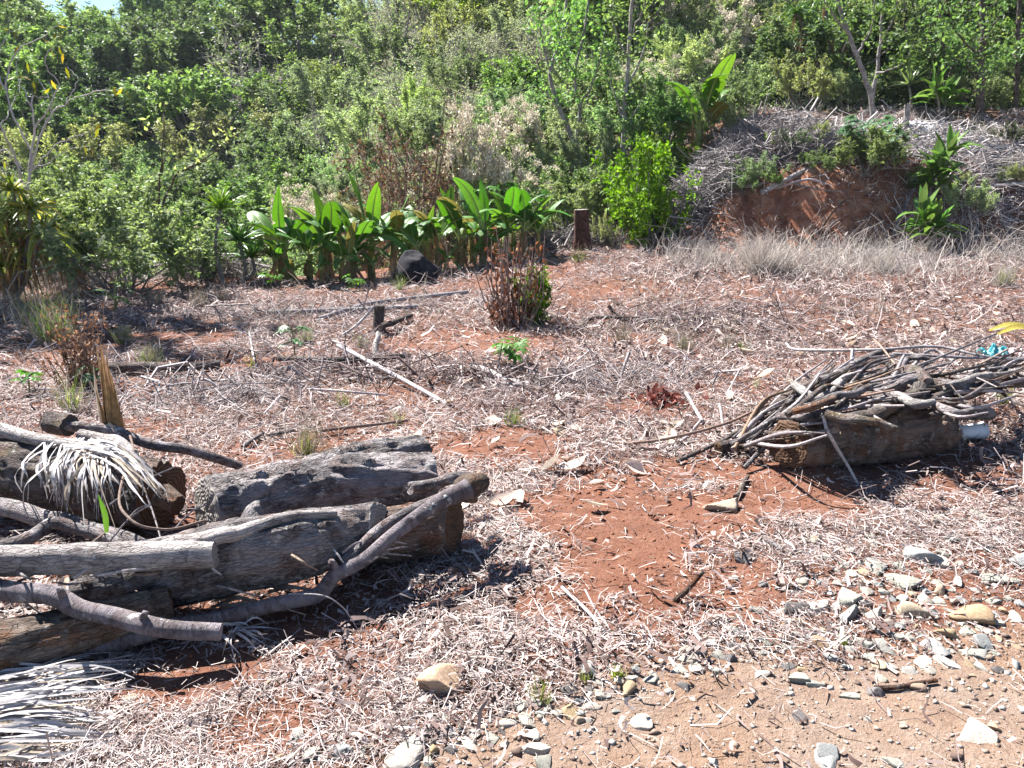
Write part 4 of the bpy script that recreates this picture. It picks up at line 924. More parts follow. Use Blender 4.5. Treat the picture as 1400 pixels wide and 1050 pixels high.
wr = np.random.default_rng(44); ws = sorted((wr.uniform(1010, 1395), wr.uniform(185, 258), wr.uniform(16, 36)) for _ in range(16))
for i, (px, py, h) in enumerate(ws):
    k = ('olive', 'green', 'pale', 'bare')[i % 4]; sp(k, px, py, h, f'small {ADJ[k].split(" ")[0]} weed among dry brush on the bank, {ordw(i)} from left', None, 1.3)
# dead brown bush with upright stems in front of the row
p = at(702, 448); r = thing('dead_bush', 'dead rusty brown bush of upright stems in the field', 'dead bush', p); rng = np.random.default_rng(8)
n = 46; a = rng.random(n) * 6.28; q = rng.random(n) ** .6; P0 = np.stack([np.cos(a) * q * .22, np.sin(a) * q * .16, 0 * a - .03], 1); P1 = P0 * [1.9, 1.7, 1] + np.stack([rng.normal(0, .08, n), rng.normal(0, .08, n), rng.uniform(.35, 1.15, n)], 1)
b = MB(); tubes_fast(b, P0, P1, .009, .05, 4, rng); stuff(link('stems', b.mesh('stems', M['twig_brown']), r))
k = rng.integers(n, size=460); t = rng.uniform(.15, 1, (460, 1)); b = MB(); leaves(b, P0[k] + (P1[k] - P0[k]) * t + rng.normal(0, .03, (460, 3)), nrm(rng.normal(0, .5, (460, 3)) + [0, 0, -.8]), nrm(rng.normal(0, 1, (460, 3))), .085, .03, .3); link('dead_leaves', b.mesh('dead_leaves', M['lf_brown']), r)

# red-brown stump with a pale cut top, black boulder
def lump(seed, n=3, flat=0, facets=9, amp=.2, lo=.55, hi=.85):
    import bmesh
    rng = np.random.default_rng(seed); bm = bmesh.new(); bmesh.ops.create_icosphere(bm, subdivisions=n, radius=1); V = np.array([v.co[:] for v in bm.verts]); F = np.array([[v.index for v in f.verts] for f in bm.faces]); bm.free()
    pn = sph(rng, facets, -1); pd = rng.uniform(lo, hi, facets)
    for k in range(facets):
        d = V @ pn[k] - pd[k]; V = V - np.where(d > 0, d, 0)[:, None] * pn[k] * .97
    V = V * (1 + amp * fbm(V[:, 0] * 1.5 + seed, V[:, 1] * 1.5, V[:, 2] * 1.5, 3)[:, None] + .04 * fbm(V[:, 0] * 6 + seed, V[:, 1] * 6, V[:, 2] * 6, 2)[:, None])
    return V, F
p = at(566, 386); V, F = lump(42, 4, facets=8); V = V * [.42, .3, .36] * np.array([1, 1, 1]); V[:, :2] *= (1.25 - .75 * (V[:, 2:] + .36) / .72).clip(.25, 1.3); V[:, 0] += .12 * V[:, 2]
b = MB(); b.add(V + [0, 0, .22], F); o = link('boulder', b.mesh('boulder', M['boulder']), None, p); tag(o, 'black pointed boulder in front of the banana row', 'boulder')
def stump(label, px, py, r0, h, mat, cut, seed, lean=.05, Y=None):
    p = at(px, py) if Y is None else ground(at_y(px, py, Y)[0], Y); r = thing('stump', label, 'tree stump', p); b = MB(); P = spline([[0, 0, -.1], [lean * h * .5, 0, h * .5], [lean * h, 0, h]], 14)
    V = tube(b, P, [r0 * 1.45, r0 * 1.0, r0 * .85], 22, None, .42, False, seed, .1); link('bark', b.mesh('bark', M[mat], True), r)
    c = MB(); ring = V[-1, :22]; m = ring.mean(0); uvr = np.stack([np.cos(np.linspace(0, 6.283, 22)), np.sin(np.linspace(0, 6.283, 22))], 1)
    c.add(np.vstack([ring, m + (ring - m) * .5 + [0, 0, .008], [m]]), np.concatenate([[[i, (i + 1) % 22, 22 + (i + 1) % 22, 22 + i] for i in range(22)]]), [[22 + i, 22 + (i + 1) % 22, 44] for i in range(22)], uv=np.vstack([uvr, uvr * .5, [[0, 0]]]))
    link('cut_top', c.mesh('cut_top', M[cut]), r); return r
stump('tall reddish stump with pale cut top behind the field', 796, 330, .15, .78, 'bark_red', 'cut_grey', 3, -.05, 15.3)
stump('small splintered stump standing among the fallen poles', 517, 455, .06, .30, 'bark_dark', 'cut_dark', 5, .1)

# post, sheet metal and poles on the bank
p = at(1237, 182); b = MB()
def box(mb, c, s, rot=None):
    V = np.array([[x, y, z] for x in (-1, 1) for y in (-1, 1) for z in (-1, 1)], float) * np.array(s) / 2
    if rot is not None: V = V @ np.array(Euler(rot).to_matrix()).T
    mb.add(V + c, [[0, 1, 3, 2], [4, 6, 7, 5], [0, 4, 5, 1], [2, 3, 7, 6], [0, 2, 6, 4], [1, 5, 7, 3]])
tube(b, [[0, 0, -.2], [.01, 0, .25], [-.01, 0, .62]], [.075, .068, .07], 9, 12, .15, True, 2, .06); tag(link('fence_post', b.mesh('fence_post', M['bark_pale'], True), None, p), 'short grey wooden post on top of the bank', 'post')
p = at(1213, 186); b = MB(); tube(b, [[0, 0, -.2], [.0, 0, .2], [.02, 0, .36]], [.04, .038, .035], 8, 10, .15, True, 6, .05); tag(link('fence_post', b.mesh('fence_post', M['bark_pale'], True), None, p), 'thin low grey post left of the taller post', 'post')
p = at(1262, 176, .12); b = MB(); n = 25; u = np.linspace(-.36, .36, n); zz = .022 * np.sin(u * 46)
V = np.concatenate([np.stack([u, 0 * u - .28, zz], 1), np.stack([u, 0 * u + .28, zz], 1)]); V = np.concatenate([V, V - [0, 0, .004]]); i = np.arange(n - 1)[:, None]; b.add(V, i + [0, 1, n + 1, n], i + [2 * n, 3 * n, 3 * n + 1, 2 * n + 1], i + [0, 2 * n, 2 * n + 1, 1], i + [n, n + 1, 3 * n + 1, 3 * n])
M['sheet'] = plain('sheet_metal', (.42, .45, .52), .45, 8, .25, .1, .5); o = link('metal_sheet', b.mesh('metal_sheet', M['sheet'], True), None, p); o.rotation_euler = (R(38), R(4), R(8)); tag(o, 'bluish corrugated metal sheet leaning beside the grey post', 'metal sheet')
# ------------------------------------------------------------------ logs, sticks and fronds of the two wood piles
def shear(b, V, Q, ends, radii):
    """Saw an end obliquely: ends may give the face's normal."""
    V = V.copy()
    for e in (0, 1):
        if np.isscalar(ends[e]): continue
        nv = nrm(np.array(ends[e], float)); i0 = 0 if e == 0 else len(Q) - 1; ax = nrm(Q[1] - Q[0]) if e == 0 else nrm(Q[-1] - Q[-2]); r = radii[0] if e == 0 else radii[-1]
        sh = -((V[i0] - Q[i0]) @ nv) / (ax @ nv)
        for i in range(len(Q)):
            f = max(0, 1 - np.linalg.norm(Q[i] - Q[i0]) / (3.5 * r)); V[i] += ax * (sh * f)[:, None]
    b.V[-1] = V.reshape(-1, 3); return V
def log(label, pts, radii, bark, cut, seed, nside=56, fis=.10, bump=.12, group=None, ends=(1, 1), name='log', cat='log', knots=(), len_f=4.0, step=.013):
    """pts: (px, py, height over ground) of the axis. Bark and each sawn end are parts."""
    W = np.array([at(*p) for p in pts]); base = W.mean(0); P = W - base
    ln = np.linalg.norm(np.diff(P, axis=0), axis=1).sum(); n = int(np.clip(ln / step, 10, 120))
    r = thing(name, label, cat, base, 0, group); b = MB(); Q = spline(P, n)
    V = tube(b, Q, radii, nside, None, bump, False, seed, fis, len_f)
    V = shear(b, V, Q, ends, radii)
    link('bark', b.mesh('bark', M[bark], True), r)
    for e, on in ((0, ends[0]), (-1, ends[1])):
        if np.isscalar(on) and not on: continue
        ring = V[e, :nside]; m = ring.mean(0); ax = nrm(Q[1] - Q[0]) * -1 if e == 0 else nrm(Q[-1] - Q[-2]); ax = ax if np.isscalar(on) else nrm(np.array(on, float)); rng = np.random.default_rng(seed + e + 3)
        th = np.linspace(0, 2 * np.pi, nside, endpoint=False); u = np.stack([np.cos(th), np.sin(th)], 1); vv, uu, fs = [], [], []
        R_ = (1, .93, .7, .42, .15)
        for q, f in enumerate(R_):
            w = m + (ring - m) * f + ax * ((.004 if q else 0) + (rng.normal(0, .004, (nside, 1)) if 0 < q else 0)); vv.append(w); uu.append(u * f)
            if q: j = np.arange(nside); fs.append(np.stack([(q - 1) * nside + j, (q - 1) * nside + (j + 1) % nside, q * nside + (j + 1) % nside, q * nside + j], 1))
        vv.append((m + ax * .004)[None]); uu.append(np.zeros((1, 2))); q = len(R_) - 1; j = np.arange(nside); tri = np.stack([q * nside + j, q * nside + (j + 1) % nside, np.full(nside, (q + 1) * nside)], 1)
        c = MB(); c.add(np.vstack(vv), np.concatenate(fs), tri, uv=np.vstack(uu)); link('cut_end', c.mesh('cut_end', M[cut], False), r)
    for t, ang, l, kr in knots:
        i = int(t * (n - 1)); T = nrm(Q[min(i + 1, n - 1)] - Q[max(i - 1, 0)]); A = nrm(np.cross(T, [0, 0, 1.])); B = np.cross(A, T); d = A * math.cos(ang) + B * math.sin(ang)
        rr = np.interp(t, np.linspace(0, 1, len(radii)), radii); kb = MB(); tube(kb, [Q[i] + d * rr * .6, Q[i] + d * (rr + l * .5) + T * .02, Q[i] + d * (rr + l) + T * .04], [kr * 1.4, kr, kr * .95], 12, 8, .2, True, seed + 9, .08); link('knot_stub', kb.mesh('knot_stub', M[bark], True), r)
    return r
g1 = 'logs of the left wood pile'
log('thick dark log half hidden under white fronds at the left border', [(-120, 640, .2), (60, 652, .21), (222, 676, .20)], [.185, .185, .165], 'bark_dark', 'cut_brown', 1, group=g1)
log('thick log with grey sawn end facing left, behind the main log', [(283, 700, .16), (440, 668, .165), (592, 655, .15)], [.165, .165, .135], 'bark_grey', 'cut_grey', 2, fis=.11, group=g1, len_f=6, ends=((-.75, -.65, .1), 1))
log('fissured log lying furthest back in the left pile', [(392, 668, .14), (480, 640, .15), (580, 622, .13)], [.12, .13, .118], 'bark_grey', 'cut_dark', 3, fis=.11, group=g1, len_f=6)
log('long dark log with bright flaking upper bark and a knot stub', [(118, 806, .13), (300, 765, .22), (420, 742, .22), (522, 722, .20)], [.135, .15, .145, .115], 'bark_grey', 'cut_grey', 4, fis=.10, bump=.16, group=g1, knots=((.46, 2.3, .012, .05),), ends=(1, (.96, -.12, .25)))
log('pale straight pole-like log lying in front of the left pile', [(-90, 770, .33), (120, 763, .325), (294, 757, .31)], [.058, .056, .052], 'bark_pale', 'cut_grey', 5, 28, fis=.05, group=g1)
log('brown weathered log low at the left border under the curved branch', [(-90, 905, .09), (80, 872, .10), (232, 828, .12)], [.10, .098, .085], 'bark_brown', 'cut_brown', 6, fis=.12, group=g1)
log('reddish brown log end under the forked branch tip', [(455, 738, .11), (540, 731, .12), (622, 716, .12)], [.12, .12, .125], 'bark_brown', 'cut_brown', 7, fis=.12, group=g1, ends=(1, (.97, -.2, .1)))
log('short dark stub with round sawn end on top of the left pile', [(70, 577, .40), (95, 582, .40)], [.06, .058], 'bark_dark', 'cut_dark', 8, 24, group=g1)
log('small fibrous brown stub beside the grey sawn end', [(220, 676, .26), (243, 690, .235)], [.058, .045], 'bark_brown', 'cut_brown', 9, 28, group=g1, fis=.25)

def stick(label, pts, radii, mat, seed=0, group=None, name='stick', cat='stick', k=8, bump=.18, fis=0, n=None, twigs=()):
    W = np.array([at(*p) for p in pts]); base = W[0].copy(); b = MB(); P = W - base; n = n or 6 * len(P)
    Q = spline(P, n); rng = np.random.default_rng(seed + 77); rm = float(np.max(radii)); kn = max(4, int(len(P) * 1.6)); kj = rng.normal(0, rm * .22, (kn, 3)); kj[0] = 0; kj[-1] = 0; Q = Q + spline(kj, n)
    tube(b, Q, radii, k, None, bump, True, seed, fis)
    for t, d, l in twigs:
        o = Q[int(t * (n - 1))]; d = nrm(np.array(d, float)); tube(b, [o, o + d * l * .5 + [0, 0, .02], o + d * l], [rm * .5, rm * .2], 5, 6)
    o = link(name, b.mesh(name, M[mat], True), None, base); return tag(o, label, cat, group)
g2 = 'branches of the left wood pile'
stick('dark ringed branch curving down in front of the left pile', [(-40, 798, .27), (60, 818, .23), (130, 843, .19), (210, 862, .15), (302, 864, .12)], [.036, .034, .031, .029], 'bark_ring', 1, g2, 'branch', 'branch', 16, .12, n=90, twigs=((.35, (.2, -.6, .8), .09), (.7, (.5, -.3, .9), .06)))
stick('long ringed branch rising right to a thick broken tip', [(-60, 925, .05), (70, 900, .06), (180, 872, .07), (290, 845, .08), (415, 818, .09), (470, 788, .14), (530, 738, .24), (590, 692, .315), (640, 668, .34)], [.028, .028, .029, .029, .029, .028, .027, .03, .044], 'bark_ring', 2, g2, 'branch', 'branch', 16, .13, n=140, twigs=((.3, (.3, -.6, .7), .08), (.62, (-.3, -.3, .9), .07), (.8, (.6, -.5, .6), .06)))
stick('stubby broken branch end with reddish wood, topmost at the right', [(634, 682, .28), (648, 668, .31), (662, 655, .335)], [.06, .052, .035], 'bark_brown', 3, g2, 'branch', 'branch', 14, .22, n=14)
stick('grey branch squeezed behind the ringed branch', [(470, 770, .18), (530, 716, .26), (588, 690, .27), (645, 655, .26)], [.026, .027, .026, .03], 'bark_grey', 4, g2, 'branch', 'branch', 12, .15, n=30)
stick('short grey branch poking out behind the thick logs', [(560, 668, .22), (610, 657, .21), (645, 652, .20)], [.03, .028, .03], 'bark_grey', 5, g2, 'branch', 'branch', 12, .1, n=16)
stick('forked grey branch low between the left logs', [(-40, 690, .17), (50, 702, .19), (110, 722, .19), (190, 748, .20), (260, 790, .14)], [.045, .04, .035, .03], 'bark_grey', 6, g2, 'branch', 'branch', 12, .15, n=36)
stick('grey bent branch arching over the dark gap at the left border', [(-40, 758, .20), (30, 738, .22), (70, 716, .24), (115, 722, .23), (170, 744, .20)], [.03, .028, .026, .022], 'bark_grey', 7, g2, 'branch', 'branch', 12, .12, n=32)
stick('pale thin branch along the top of the frond-covered log', [(-60, 575, .44), (20, 592, .43), (60, 602, .42), (130, 616, .41)], [.036, .034, .03, .02], 'bark_pale', 8, g2, 'branch', 'branch', 12, .1, n=26)
stick('grey branch reaching right from the round dark stub', [(90, 582, .40), (150, 588, .37), (190, 600, .34), (260, 618, .24), (330, 638, .12)], [.03, .028, .026, .026, .024], 'bark_grey', 9, g2, 'branch', 'branch', 12, .15, n=34)
stick('short pale branch between dried stump and frond-covered log', [(110, 596, .38), (150, 604, .36), (182, 622, .33)], [.035, .036, .03], 'bark_pale', 10, g2, 'branch', 'branch', 12, .2, n=16)
stick('bright bare branch lying along the main log\'s top', [(225, 745, .33), (290, 738, .35), (350, 720, .36), (460, 702, .34)], [.028, .032, .026, .016], 'bark_pale', 11, g2, 'branch', 'branch', 12, .2, n=30)
stick('thin reddish vine looping over the dark gap', [(178, 596, .44), (182, 622, .42), (168, 654, .40), (164, 690, .38), (185, 715, .36), (225, 724, .33), (280, 712, .34)], [.006, .0055, .005], 'twig_brown', 12, None, 'vine', 'vine', 6, .2, n=46)
stick('thin grass stalk arching over the shadow in front', [(395, 812, .12), (440, 814, .16), (470, 832, .12), (490, 862, .02)], [.0025, .002], 'twig_white', 13, None, 'grass_stalk', 'stalk', 5, 0, n=24)
for i, (a, c) in enumerate((((150, 690, .34), (235, 640, .33)), ((150, 740, .26), (205, 690, .35)), ((190, 650, .36), (225, 755, .26)), ((240, 722, .3), (282, 690, .34)), ((205, 690, .33), (170, 716, .33)))):
    stick(f'thin dry twig in the dark gap beside the fronds, {ordw(i)} from the top', [a, ((a[0] + c[0]) / 2, (a[1] + c[1]) / 2 - 6, (a[2] + c[2]) / 2), c], [.004, .003], 'twig_grey', 40 + i, 'thin twigs in the dark gap', 'twig', 'twig', 5, .1)

prng = np.random.default_rng(71)
tw = sorted((prng.uniform(-10, 520), prng.uniform(-30, 30), prng.uniform(.06, .3), prng.uniform(-1.2, 1.2), prng.uniform(40, 130)) for _ in range(44))
for i, (x, dy, h, an, l) in enumerate(tw):
    y = 800 - x * .12 + dy; x1 = x + l * math.cos(an); y1 = y + l * .45 * math.sin(an)
    stick(f'thin dry twig caught among the left logs, {ordw(i)} from the left', [(x, y, h), ((x + x1) / 2, (y + y1) / 2 + prng.normal(0, 5), h + .02), (x1, y1, h * .7)], [.0055, .0045, .003], ('twig_grey', 'twig_brown', 'twig_white')[i % 3], 400 + i, 'thin twigs among the left logs', 'twig', 'twig', 5, .1, n=10)
# white dead fronds: each leaflet a part
def frond(label, strips, group='white dead fronds in the left pile', seed=0, W=.016, mat='frond'):
    rng = np.random.default_rng(seed); base = at(*strips[0][0]); r = thing('dead_frond', label, 'dead frond', base, 0, group)
    for s in strips:
        P = np.array([at(*q) for q in s]) - base; P[1:-1] += rng.normal(0, .008, (len(P) - 2, 3)); b = MB(); w = W * rng.uniform(.6, 1.35)
        blade(b, P, [w * .6, w, w * .9, w * .5, .003], rng.normal(0, .6, 3) + [0, -.5, .8], rng.uniform(-.1, .3), 10); link('leaflet', b.mesh('leaflet', M['sheath_pale' if rng.random() < .16 else mat]), r)
    return r
rng = np.random.default_rng(21); st = []
for i in range(44):                                          # hanging over the log's front
    x0 = rng.uniform(60, 130); y0 = rng.uniform(598, 625); x1 = x0 + rng.uniform(-50, 10); y1 = rng.uniform(655, 705)
    st.append([(x0, y0, .42), ((x0 + x1) / 2 - 8 + rng.normal(0, 6), (y0 + y1) / 2 - 14, .43), (x1, (y0 + y1) / 2 + 12, .36), (x1 + rng.uniform(-4, 16), y1, .20)])
frond('white dead frond spilling over the front of the log', st, seed=1, W=.014)
st = []
for i in range(30):
    x0 = rng.uniform(80, 140); y0 = rng.uniform(598, 622); x1 = rng.uniform(165, 225); y1 = 625 + (x1 - 150) * .55 + rng.normal(0, 12)
    st.append([(x0, y0, .43), ((x0 + x1) / 2, (y0 + y1) / 2 - 12, .45), (x1, y1, .38), (x1 + rng.uniform(2, 18), y1 + rng.uniform(5, 22), .33)])
frond('white dead frond combed to the right beside the dried stump', st, seed=2, W=.011)
st = []
for i in range(16):
    x0 = rng.uniform(110, 150); x1 = x0 + rng.uniform(-8, 30)
    st.append([(x0, rng.uniform(612, 628), .42), (x0 + 2, 640, .42), ((x0 + x1) / 2, 668, .36), (x1, rng.uniform(685, 725), .24)])
frond('thin white fibres hanging straight down in the dark gap', st, seed=3, W=.008)
st = []
for i in range(58):
    y0 = rng.uniform(918, 985); x1 = rng.uniform(90, 190); y1 = y0 - rng.uniform(5, 45) + rng.normal(0, 8)
    st.append([(-40, y0, .05), (20 + rng.normal(0, 10), y0 - 8, .08), (x1 * .65, (y0 + y1) / 2 - 8, .075), (x1, max(y1, 893), .03)])
frond('large white dead frond on the shaded ground at the left border', st, seed=4, W=.0105)
st = []
for i in range(46):
    y0 = rng.uniform(958, 1045); x1 = rng.uniform(70, 165); y1 = y0 + rng.uniform(-18, 10)
    st.append([(-40, y0, .03), (10, y0 - 6, .06), (x1 * .6, (y0 + y1) / 2 - 8, .05), (x1, min(y1, 1010), .02)])
frond('white dead frond lowest in the corner, lit by the sun', st, seed=5, W=.012)
st = []
for i in range(22):
    a = rng.uniform(-.6, 2.6); l = rng.uniform(25, 80); x0, y0 = 318 + rng.normal(0, 10), 858 + rng.normal(0, 6)
    st.append([(x0, y0, .05), (x0 + l * .5 * math.cos(a), y0 + l * .3 * math.sin(a) - 6, .07), (x0 + l * math.cos(a), y0 + l * .55 * math.sin(a), .02)])
frond('small white frond tuft right of the dark curved branch', st, seed=6, W=.009)
st = [[(52 + 7 * i, 792 - i * .4, .14), (48 + 7 * i, 802, .15), (38 + 7 * i + i * .8, 818, .12)] for i in range(12)]
frond('comb of white leaflets peeping out under the pale log', st, seed=7, W=.02)
st = [[(x, y, .05), (x + 30, y - 6, .08), (x + 70 + rng.normal(0, 15), y + rng.normal(0, 6), .04)] for x, y in zip(rng.uniform(270, 380, 16), rng.uniform(795, 835, 16))]
frond('pale broken frond strips under the main log', st, seed=8, W=.016, mat='sheath_pale')
# dried banana stump
p = at(155, 600, .0); p = at_y(155, 598, at(155, 600, .30)[1]); r = thing('dried_banana_stump', 'upright dried banana stump of curled brown sheaths', 'banana stump', (p[0], p[1], float(H(p[0], p[1])))); z0 = p[2] - float(H(p[0], p[1]))
for i in range(11):
    a = i * 2.4; b = MB(); rr = .022 + .014 * (i % 3); hh = rng.uniform(.25, .52); t = np.linspace(0, 1, 9)
    P = np.stack([math.cos(a) * (rr + .02 * np.sin(5 * t + i)) + .02 * t * rng.normal(), math.sin(a) * rr + 0 * t, -.25 + (hh + z0 + .25) * t], 1)
    blade(b, P, [.05, .07, .075, .04 + .06 * rng.random(), .035, .004], [math.cos(a), math.sin(a), .15], -.3 + .2 * rng.normal()); link('sheath', b.mesh('sheath', M['sheath' if i % 4 else 'sheath_pale'], True), r)
b = MB(); blade(b, [[.02, -.06, z0 + .10], [.03, -.08, z0 + .05], [.02, -.075, z0 - .0], [.03, -.06, z0 - .05]], [.01, .09, .1, .08, .02], [0, -1, .1], .1, 10); link('pale_sheath', b.mesh('pale_sheath', M['sheath_pale'], True), r)

# ---- right wood pile
log('thick brown log with sawn end facing left under the stick heap', [(1078, 607, .135), (1180, 600, .145), (1288, 588, .14)], [.142, .15, .14], 'bark_brown', 'cut_brown', 31, fis=.12, ends=((-.85, -.5, .1), 1), group='logs of the right wood pile')
log('black cut branch stub lying left under the stick heap', [(982, 613, .05), (1020, 604, .06), (1060, 598, .08)], [.038, .036, .034], 'bark_dark', 'cut_brown', 32, 20, group='logs of the right wood pile')
g3 = 'thick crooked branches on the right wood pile'
for i, (l, pts, rd, m) in enumerate((
    ('thick crooked branch with blunt left end on the heap', [(1130, 540, .30), (1184, 537, .33), (1227, 527, .36), (1262, 519, .38)], [.038, .036, .042, .046], 'bark_grey'),
    ('thick branch rising from the log to the fork', [(1138, 584, .29), (1188, 567, .32), (1235, 547, .35), (1259, 530, .38)], [.036, .04, .045, .045], 'bark_dark'),
    ('black bent branch curling over the fork', [(1196, 490, .30), (1227, 500, .36), (1252, 510, .40), (1270, 524, .40)], [.028, .035, .045, .035], 'bark_dark'),
    ('thick mottled branch running right from the fork', [(1255, 525, .36), (1310, 531, .35), (1345, 526, .34), (1358, 518, .36)], [.045, .045, .042, .03], 'bark_grey'),
    ('low thick grey branch behind the white cup', [(1240, 548, .26), (1290, 562, .22), (1330, 566, .20), (1352, 566, .18)], [.04, .045, .042, .04], 'bark_grey'),
    ('pale knobbed branch standing out at the right of the heap', [(1290, 528, .38), (1325, 520, .40), (1353, 513, .40)], [.02, .026, .024], 'bark_pale'),
    ('black branch leaving the frame at the right border', [(1350, 522, .30), (1400, 520, .30), (1460, 516, .28)], [.04, .045, .04], 'bark_dark'),
    ('thick dark bent branch on the heap\'s left slope', [(1030, 600, .06), (1040, 575, .10), (1060, 555, .18), (1100, 527, .24), (1150, 512, .27), (1210, 508, .30)], [.024, .026, .027, .024, .02, .015], 'bark_dark'))):
    stick(l, pts, rd, m, 60 + i, g3, 'branch', 'branch', 14, .2, n=10 * len(pts))
g4 = 'thin sticks of the right wood pile'
for i, (l, pts, r0, m) in enumerate((
    ('long pale stick lying level along the top of the right heap', [(1075, 470, .22), (1092, 478, .28), (1200, 478, .40), (1282, 474, .42), (1345, 487, .40), (1430, 492, .36)], .012, 'twig_grey'),
    ('long thin stick just under the topmost level one', [(1220, 484, .40), (1310, 488, .40), (1450, 489, .36)], .011, 'twig_grey'),
    ('pale stick standing nearly upright behind the heap', [(1166, 478, .42), (1163, 500, .32), (1159, 524, .2)], .013, 'twig_white'),
    ('long thin stick reaching furthest left across the field', [(846, 607, .02), (905, 601, .05), (985, 582, .09), (1036, 560, .14), (1110, 530, .24), (1210, 512, .31)], .010, 'twig_brown'),
    ('dark stick pointing down-left from the heap', [(926, 631, .02), (985, 604, .06), (1035, 575, .12), (1092, 558, .18), (1205, 518, .3)], .013, 'bark_dark'),
    ('pale thin stick leaning on the log towards the track', [(1125, 568, .32), (1135, 596, .24), (1150, 622, .12), (1172, 660, .01)], .010, 'twig_white'),
    ('forked twig standing at the heap\'s left foot', [(1018, 640, .03), (1040, 617, .09), (1060, 600, .16)], .014, 'bark_grey'),
    ('slanting stick crossing the fork of the heap', [(1215, 524, .36), (1228, 504, .40), (1236, 486, .46)], .012, 'twig_grey'),
    ('long slanting stick at the heap\'s upper right', [(1180, 546, .30), (1235, 510, .38), (1290, 486, .44), (1362, 456, .5)], .009, 'twig_grey'),
    ('short dark stick lying right below the heap\'s left foot', [(1006, 680, .015), (1013, 666, .02), (1022, 652, .02)], .017, 'bark_dark'),
    ('white bony stick left of the stick heap', [(938, 537, .04), (955, 567, .04), (960, 575, .05)], .013, 'twig_white'),
    ('thin grey stick joining the white bony one', [(960, 573, .05), (945, 590, .04), (930, 604, .02)], .010, 'twig_grey'),
    ('upright short twig left of the heap', [(984, 552, .14), (988, 575, .08), (996, 596, .02)], .010, 'twig_grey'),
    ('slanted stick pointing at the teal bag', [(1195, 464, .42), (1210, 480, .40), (1224, 498, .38)], .008, 'twig_brown'))):
    stick(l, pts, [r0, r0 * .95, r0 * .7], m, 90 + i, g4, n=8 * len(pts), k=7)
srng = np.random.default_rng(9)
loose = []
for i in range(84):
    x0 = srng.uniform(1000, 1150); y0 = 610 - (x0 - 1000) * .38 + srng.uniform(-14, 8); y0 -= 14 * (x0 > 1035); l = srng.uniform(70, 190); a = srng.uniform(.02, .95)
    x1 = x0 + l * math.cos(a); y1 = max(y0 - l * math.sin(a), 484 + srng.uniform(0, 24)); h0 = .05 + (x0 - 1000) / 150 * .2; loose.append((x0, y0, h0, x1, y1, h0 + srng.uniform(.06, .2)))
for i in range(50):
    x0 = srng.uniform(1200, 1370); y0 = srng.uniform(498, 550); l = srng.uniform(60, 140); a = srng.uniform(-.8, .9); loose.append((x0, y0, srng.uniform(.2, .36), x0 + l * math.cos(a), y0 - l * math.sin(a) * .6, srng.uniform(.2, .4)))
loose.sort()
for i, (x0, y0, h0, x1, y1, h1) in enumerate(loose):
    t = srng.uniform(.006, .015); m = ('twig_grey', 'bark_grey', 'twig_brown', 'bark_dark', 'twig_grey')[srng.integers(5)]
    h0 += .03; h1 += .05
    c = {'twig_grey': 'grey', 'bark_grey': 'lichen-spotted grey', 'twig_brown': 'brown', 'bark_dark': 'dark'}[m]
    stick(f'thin {c} stick in the right heap, left end {ordw(i)} counting from the left', [(x0, y0, h0), ((x0 + x1) / 2, (y0 + y1) / 2 + srng.normal(0, 9), (h0 + h1) / 2 + .03), (x1, y1, h1)], [t, t * .9, t * .5], m, 120 + i, g4, k=6, n=12)

tr = np.random.default_rng(12); tk_ = sorted((tr.uniform(1060, 1300), tr.uniform(510, 572), tr.uniform(.24, .36), tr.uniform(-.5, .9), tr.uniform(70, 150), tr.uniform(.016, .03)) for _ in range(20))
for i, (x, y, h, an, l, t) in enumerate(tk_):
    x1, y1 = x + l * math.cos(an), y - l * .55 * math.sin(an)
    stick(f'thick crooked limb in the right heap, left end {ordw(i)} from the left', [(x, y, h), (x + (x1 - x) * .35, y + (y1 - y) * .35 + tr.normal(0, 8), h + .03), (x + (x1 - x) * .7, y + (y1 - y) * .7 + tr.normal(0, 8), h + .05), (x1, max(y1, 478), h + .04)], [t, t * .9, t * .85, t * .6], ('bark_grey', 'bark_dark', 'bark_brown', 'bark_pale')[i % 4], 600 + i, 'thick limbs in the right heap', 'branch', 'branch', 10, .25, n=20)
